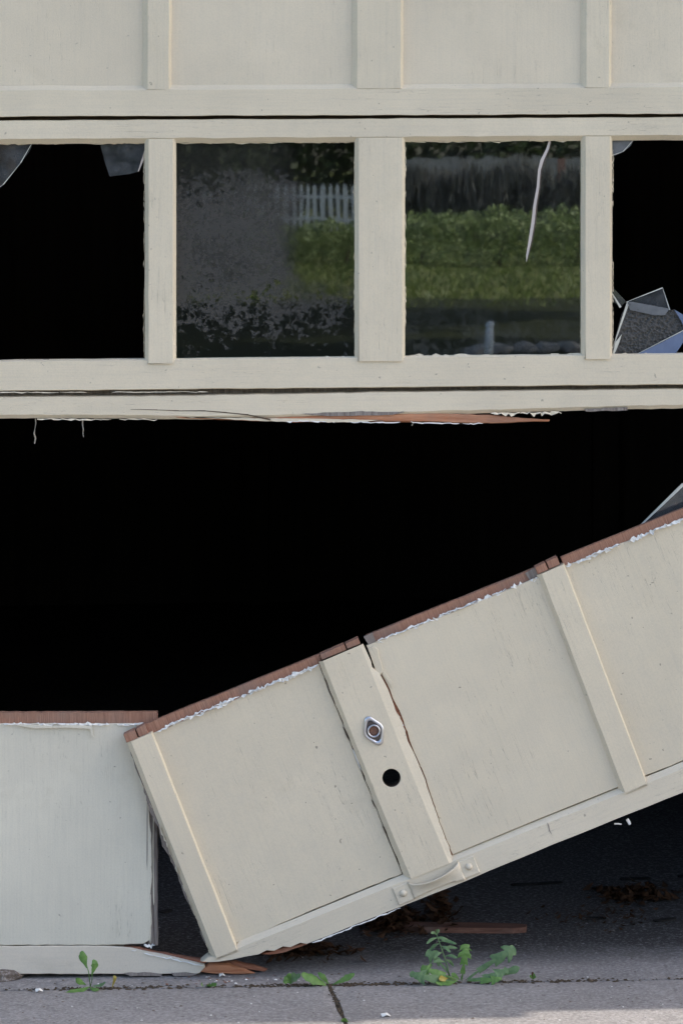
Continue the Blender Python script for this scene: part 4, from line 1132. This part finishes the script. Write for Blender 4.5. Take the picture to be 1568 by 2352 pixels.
w7 = plant('moss_tuft', 'flat green tuft in the joint below the orange splinter', (472, 2264))
for k in range(9):
    a = random.uniform(-24, 24)
    leaf(w7, [(470 + a * .4, 2266, J), (470 + a * .8, 2262, J - .008), (470 + a * 1.2, 2262 + random.uniform(-5, 3), J - .012)], 9, peak=0.5, n=6, face=Vector((0, -.7, .8)))
w8 = plant('sprout', 'small green sprout in the crack at the bottom edge', (790, 2346))
for a in ((784, 2342), (798, 2344), (792, 2338), (802, 2350)):
    q = floor_at(a[0], a[1])
    leaf(w8, [(791, 2352, -0.36), ((791 + a[0]) / 2, (2348 + a[1]) / 2, -0.365), (a[0], a[1], -0.37)], 7, peak=0.6, n=6)

# ------------------------------------------------------------------ across the street (seen mirrored in the panes)
def foliage(n, fn, size, mat, name, parent):
    V, F = [], []
    for _ in range(n):
        p = fn(); s = size * random.uniform(.6, 1.4)
        q = Vector((random.gauss(0, 1), random.gauss(0, 1), random.gauss(0, 1))).normalized()
        u = q.orthogonal().normalized() * s; w = q.cross(u).normalized() * s * .6
        o = len(V); V += [p - u, p + w, p + u, p - w]; F.append([o, o + 1, o + 2, o + 3])
    me = bpy.data.meshes.new(name); me.from_pydata([tuple(v) for v in V], [], F)
    return link(name, me, mat, parent)
# lawn blades
V, F = [], []
for _ in range(30000):
    x = random.uniform(-7, 9); y = random.uniform(-64, -31.5)
    h = random.uniform(.03, .075) * (1.0 + 0.8 * max(0, mnoise.noise(Vector((x * .7, y * .7, 0))))); a = random.uniform(0, 6.28)
    dx, dy = math.cos(a) * .02, math.sin(a) * .02
    o = len(V); V += [(x - dx, y - dy, -0.075), (x + dx, y + dy, -0.075), (x + random.uniform(-.04, .04), y + random.uniform(-.04, .04), -0.075 + h)]
    F.append([o, o + 1, o + 2])
me = bpy.data.meshes.new('grass'); me.from_pydata(V, [], F)
gr = link('grass', me, GRASSM, None)
tag(gr, 'sunlit lawn across the street mirrored in the window panes', 'grass', kind='stuff')
def hedge(name, label, x0, x1, y, d, h0, h1, n):
    t = thing(name, label, 'hedge', ((x0 + x1) / 2, y, -0.075), (0, 0, 0), 'hedge plants on the far lawn')
    def f():
        x = random.uniform(x0, x1); s = (x - x0) / (x1 - x0)
        hh = (h0 + (h1 - h0) * s) * (1 + .34 * mnoise.noise(Vector((x * 1.5, y, 0))) + .16 * mnoise.noise(Vector((x * 6, y, 3))))
        a = random.uniform(0, math.pi); r = random.uniform(.6, 1.0)
        return Vector((x, y + math.cos(a) * d * r, -0.075 + math.sin(a) ** .6 * hh * r))
    foliage(int(n * 2.2), f, 0.032, HEDGE, 'crown', t)
    for k in range(6):
        x = x0 + (x1 - x0) * (k + .5) / 6
        v, ff = tube_vf([(x, y, -0.09), (x + .05, y, .2), (x + .1, y, .45)], [.03, .02, .01], 5)
        link('stem', mesh_from(v, ff), BARK, t)
    return t
hedge('hedge', 'low olive hedge in front of the white picket fence', -6.0, 0.6, -47.5, 0.6, .55, .62, 5000)
hedge('hedge', 'taller olive hedge in front of the grey board fence', 0.6, 7.5, -46.0, 0.7, .8, .98, 6500)
pf = thing('picket_fence', 'white picket fence behind the low hedge, mirrored in the grimy pane', 'fence', (-3, -67, -0.075))
x = -6.0
pk = None
while x < 0.42:
    sh = [(x, -0.02), (x + .085, -0.02), (x + .085, .90), (x + .042, .98), (x, .90)]
    prism('picket', sh, -67.0, -66.975, WHITEP, pf)
    x += 0.155
box('rail', (-6.0, .42, -67.04, -67.002, .18, .26), WHITEP, pf); box('rail', (-6.0, .42, -67.04, -67.002, .66, .74), WHITEP, pf)
for xx in (-6.0, -3.8, -1.7, .36): box('post', (xx, xx + .1, -67.14, -67.042, -.075, 1.0), WHITEP, pf)
bw = thing('brush_row', 'grey twiggy brush in front of the board fence', 'brush', (3.4, -62, -0.075))
TWIG = leafmat('grey_brush_leaf', (0.05, 0.055, 0.05), (0.20, 0.195, 0.19), 2.5)
def fbw():
    x = random.uniform(.5, 9.5); hh = 1.32 + .30 * mnoise.noise(Vector((x * 1.3, 5, 0))) + .15 * mnoise.noise(Vector((x * 5, 2, 0)))
    return Vector((x + random.gauss(0, .05), -62 + random.gauss(0, .25), -0.075 + hh * random.random() ** .8))
V_, F_ = [], []
for _ in range(9000):
    p = fbw(); h_ = random.uniform(.05, .22); w_ = random.uniform(.008, .022); a = random.gauss(0, .25)
    o = len(V_); V_ += [(p.x - w_, p.y, p.z - h_), (p.x + w_, p.y, p.z - h_), (p.x + w_ * .5 + a * h_, p.y + random.gauss(0, .05), p.z + h_), (p.x - w_ * .5 + a * h_, p.y, p.z + h_)]; F_.append([o, o + 1, o + 2, o + 3])
me = bpy.data.meshes.new('crown'); me.from_pydata(V_, [], F_); link('crown', me, TWIG, bw)
for k in range(14):
    x = .7 + k * .66
    v, f = tube_vf([(x, -62, -.09), (x + .06, -62, .5), (x - .04, -62, 1.1)], [.03, .02, .008], 5); link('stem', mesh_from(v, f), BARK, bw)
bf = thing('board_fence', 'grey weathered board fence behind the taller hedge', 'fence', (5, -67.3, -0.075))
x = .5
while x < 10:
    w = random.uniform(.14, .19)
    box('board', (x, x + w - .003, -67.33, -67.30 + random.uniform(0, .02), -.05, 1.5 + random.uniform(-.04, .03)), REDB if (4.15 < x < 5.1 and random.random() < .35) else GREYB, bf); x += w
box('rail', (.5, 10, -67.40, -67.332, .3, .4), GREYB, bf); box('rail', (.5, 10, -67.40, -67.332, 1.1, 1.2), GREYB, bf)
for xx in (.5, 3.6, 6.8, 9.9): box('post', (xx, xx + .1, -67.52, -67.402, -.075, 1.55), GREYB, bf)
def tree(label, x, y, h, r, n, mat=TREEL, size=.28):
    t = thing('tree', label, 'tree', (x, y, -0.075), (0, 0, 0), 'trees across the street')
    pts = [(x, y, -.1), (x + .1, y, h * .25), (x - .05, y + .1, h * .55), (x + .1, y, h * .85)]
    parts = [tube_vf(pts, [h * .03, h * .022, h * .015, h * .005], 8)]
    for k in range(6):
        a = k * 1.05; zz = h * (.3 + .07 * k)
        parts.append(tube_vf([(x, y, zz), (x + math.cos(a) * r * .5, y + math.sin(a) * r * .5, zz + r * .35), (x + math.cos(a) * r * .8, y + math.sin(a) * r * .8, zz + r * .6)], [h * .011, h * .007, h * .002], 5))
    link('trunk', mesh_from(*join_vf(parts)), BARK, t)
    cl = [(Vector((x + random.uniform(-.7, .7) * r, y + random.uniform(-.7, .7) * r, h * random.uniform(.35, .95))), r * random.uniform(.25, .5)) for _ in range(16)]
    def f():
        c, rr = random.choice(cl)
        q = Vector((random.gauss(0, 1), random.gauss(0, 1), random.gauss(0, 1))).normalized()
        return c + q * rr * random.random() ** .4
    foliage(n, f, size, mat, 'crown', t)
for (lb, x, y, h, r) in (('broad dark tree behind the picket fence', -4.5, -74, 8, 4.2), ('dark tree where picket and board fence meet', 1.0, -76, 9, 4.5), ('dark tree behind the middle of the board fence', 6.5, -75, 8.5, 4.2), ('tall dark tree at the right end of the board fence', 12, -78, 10, 5), ('tall dark tree at the left end of the picket fence', -11, -78, 10, 5)):
    tree(lb, x, y, h, r, 9000, size=.16)
tb = thing('shrub_row', 'dense dark shrubs behind both fences', 'shrubs', (2, -72, -0.075))
def fsr():
    x = random.uniform(-12, 16); hh = 3.4 + 1.2 * mnoise.noise(Vector((x * .5, 3, 0))) + .5 * mnoise.noise(Vector((x * 2, 9, 0)))
    a = random.uniform(0, math.pi)
    return Vector((x, -72 + math.cos(a) * 1.4 * random.uniform(.7, 1), -0.075 + math.sin(a) ** .5 * hh * random.uniform(.2, 1)))
foliage(16000, fsr, .13, TREEL, 'crown', tb)
for (lb, x, y) in (('shade tree nearest the drive', 4.4, -21.5), ('second shade tree from the drive', -3.2, -25.0), ('third shade tree from the drive', 4.8, -28.5), ('shade tree farthest from the drive', -3.4, -31.0)):
    tree(lb, x, y, 8.5, 3.4, 6500)
ed_ = thing('stone_edging', 'row of rough edging stones mirrored low in the clear pane', 'edging', (2.4, -23.4, -0.06))
for i in range(16):
    x = 1.1 + i * .2; y = -22.0 - (x - 1.1) * 1.0
    v, f = lump((x, y, -0.01), 0.075, i * 1.7, 0.75)
    link('stone', mesh_from([(x + (a - x) * 1.35, b, c) for a, b, c in v], f), KERBM, ed_)
sb = thing('added_shrub', 'dark shrub added to darken the reflection in the grimy pane', 'shrub', (-1.5, -36.0, -0.075))  # unseen shrub, added so the grimy pane mirrors something dark
def fsh():
    zz = random.random(); a = random.uniform(0, 6.28); rr = (.85 - .25 * zz) * random.random() ** .5 * (1 + .3 * mnoise.noise(Vector((a, zz * 4, 0))))
    return Vector((-1.55 + math.cos(a) * rr, -36.0 + math.sin(a) * rr, zz * 2.9))
foliage(6000, fsh, .05, TREEL, 'crown', sb)
v, f = tube_vf([(-1.55, -36, -.1), (-1.5, -36, .8), (-1.55, -36, 2.2)], [.07, .05, .02], 6); link('trunk', mesh_from(v, f), BARK, sb)
pb = thing('marker_post', 'short white marker post with rounded cap mirrored in the clear pane', 'post', ((1123 - CX) / S * 3.95, -20.6, -0.075))
bx, by = (1123 - CX) / S * 3.95, -20.6
v, f = lathe_vf([(.034, -.075), (.033, .20), (.030, .255)], 14); v = [(a + bx, b + by, c) for a, b, c in v]; link('shaft', mesh_from(v, f, smooth=True), WHITEP, pb)
v, f = lathe_vf([(.031, .256), (.036, .262), (.034, .285), (.022, .302), (.004, .308)], 14); v = [(a + bx, b + by, c) for a, b, c in v]; link('cap', mesh_from(v, f, smooth=True), WHITEP, pb)
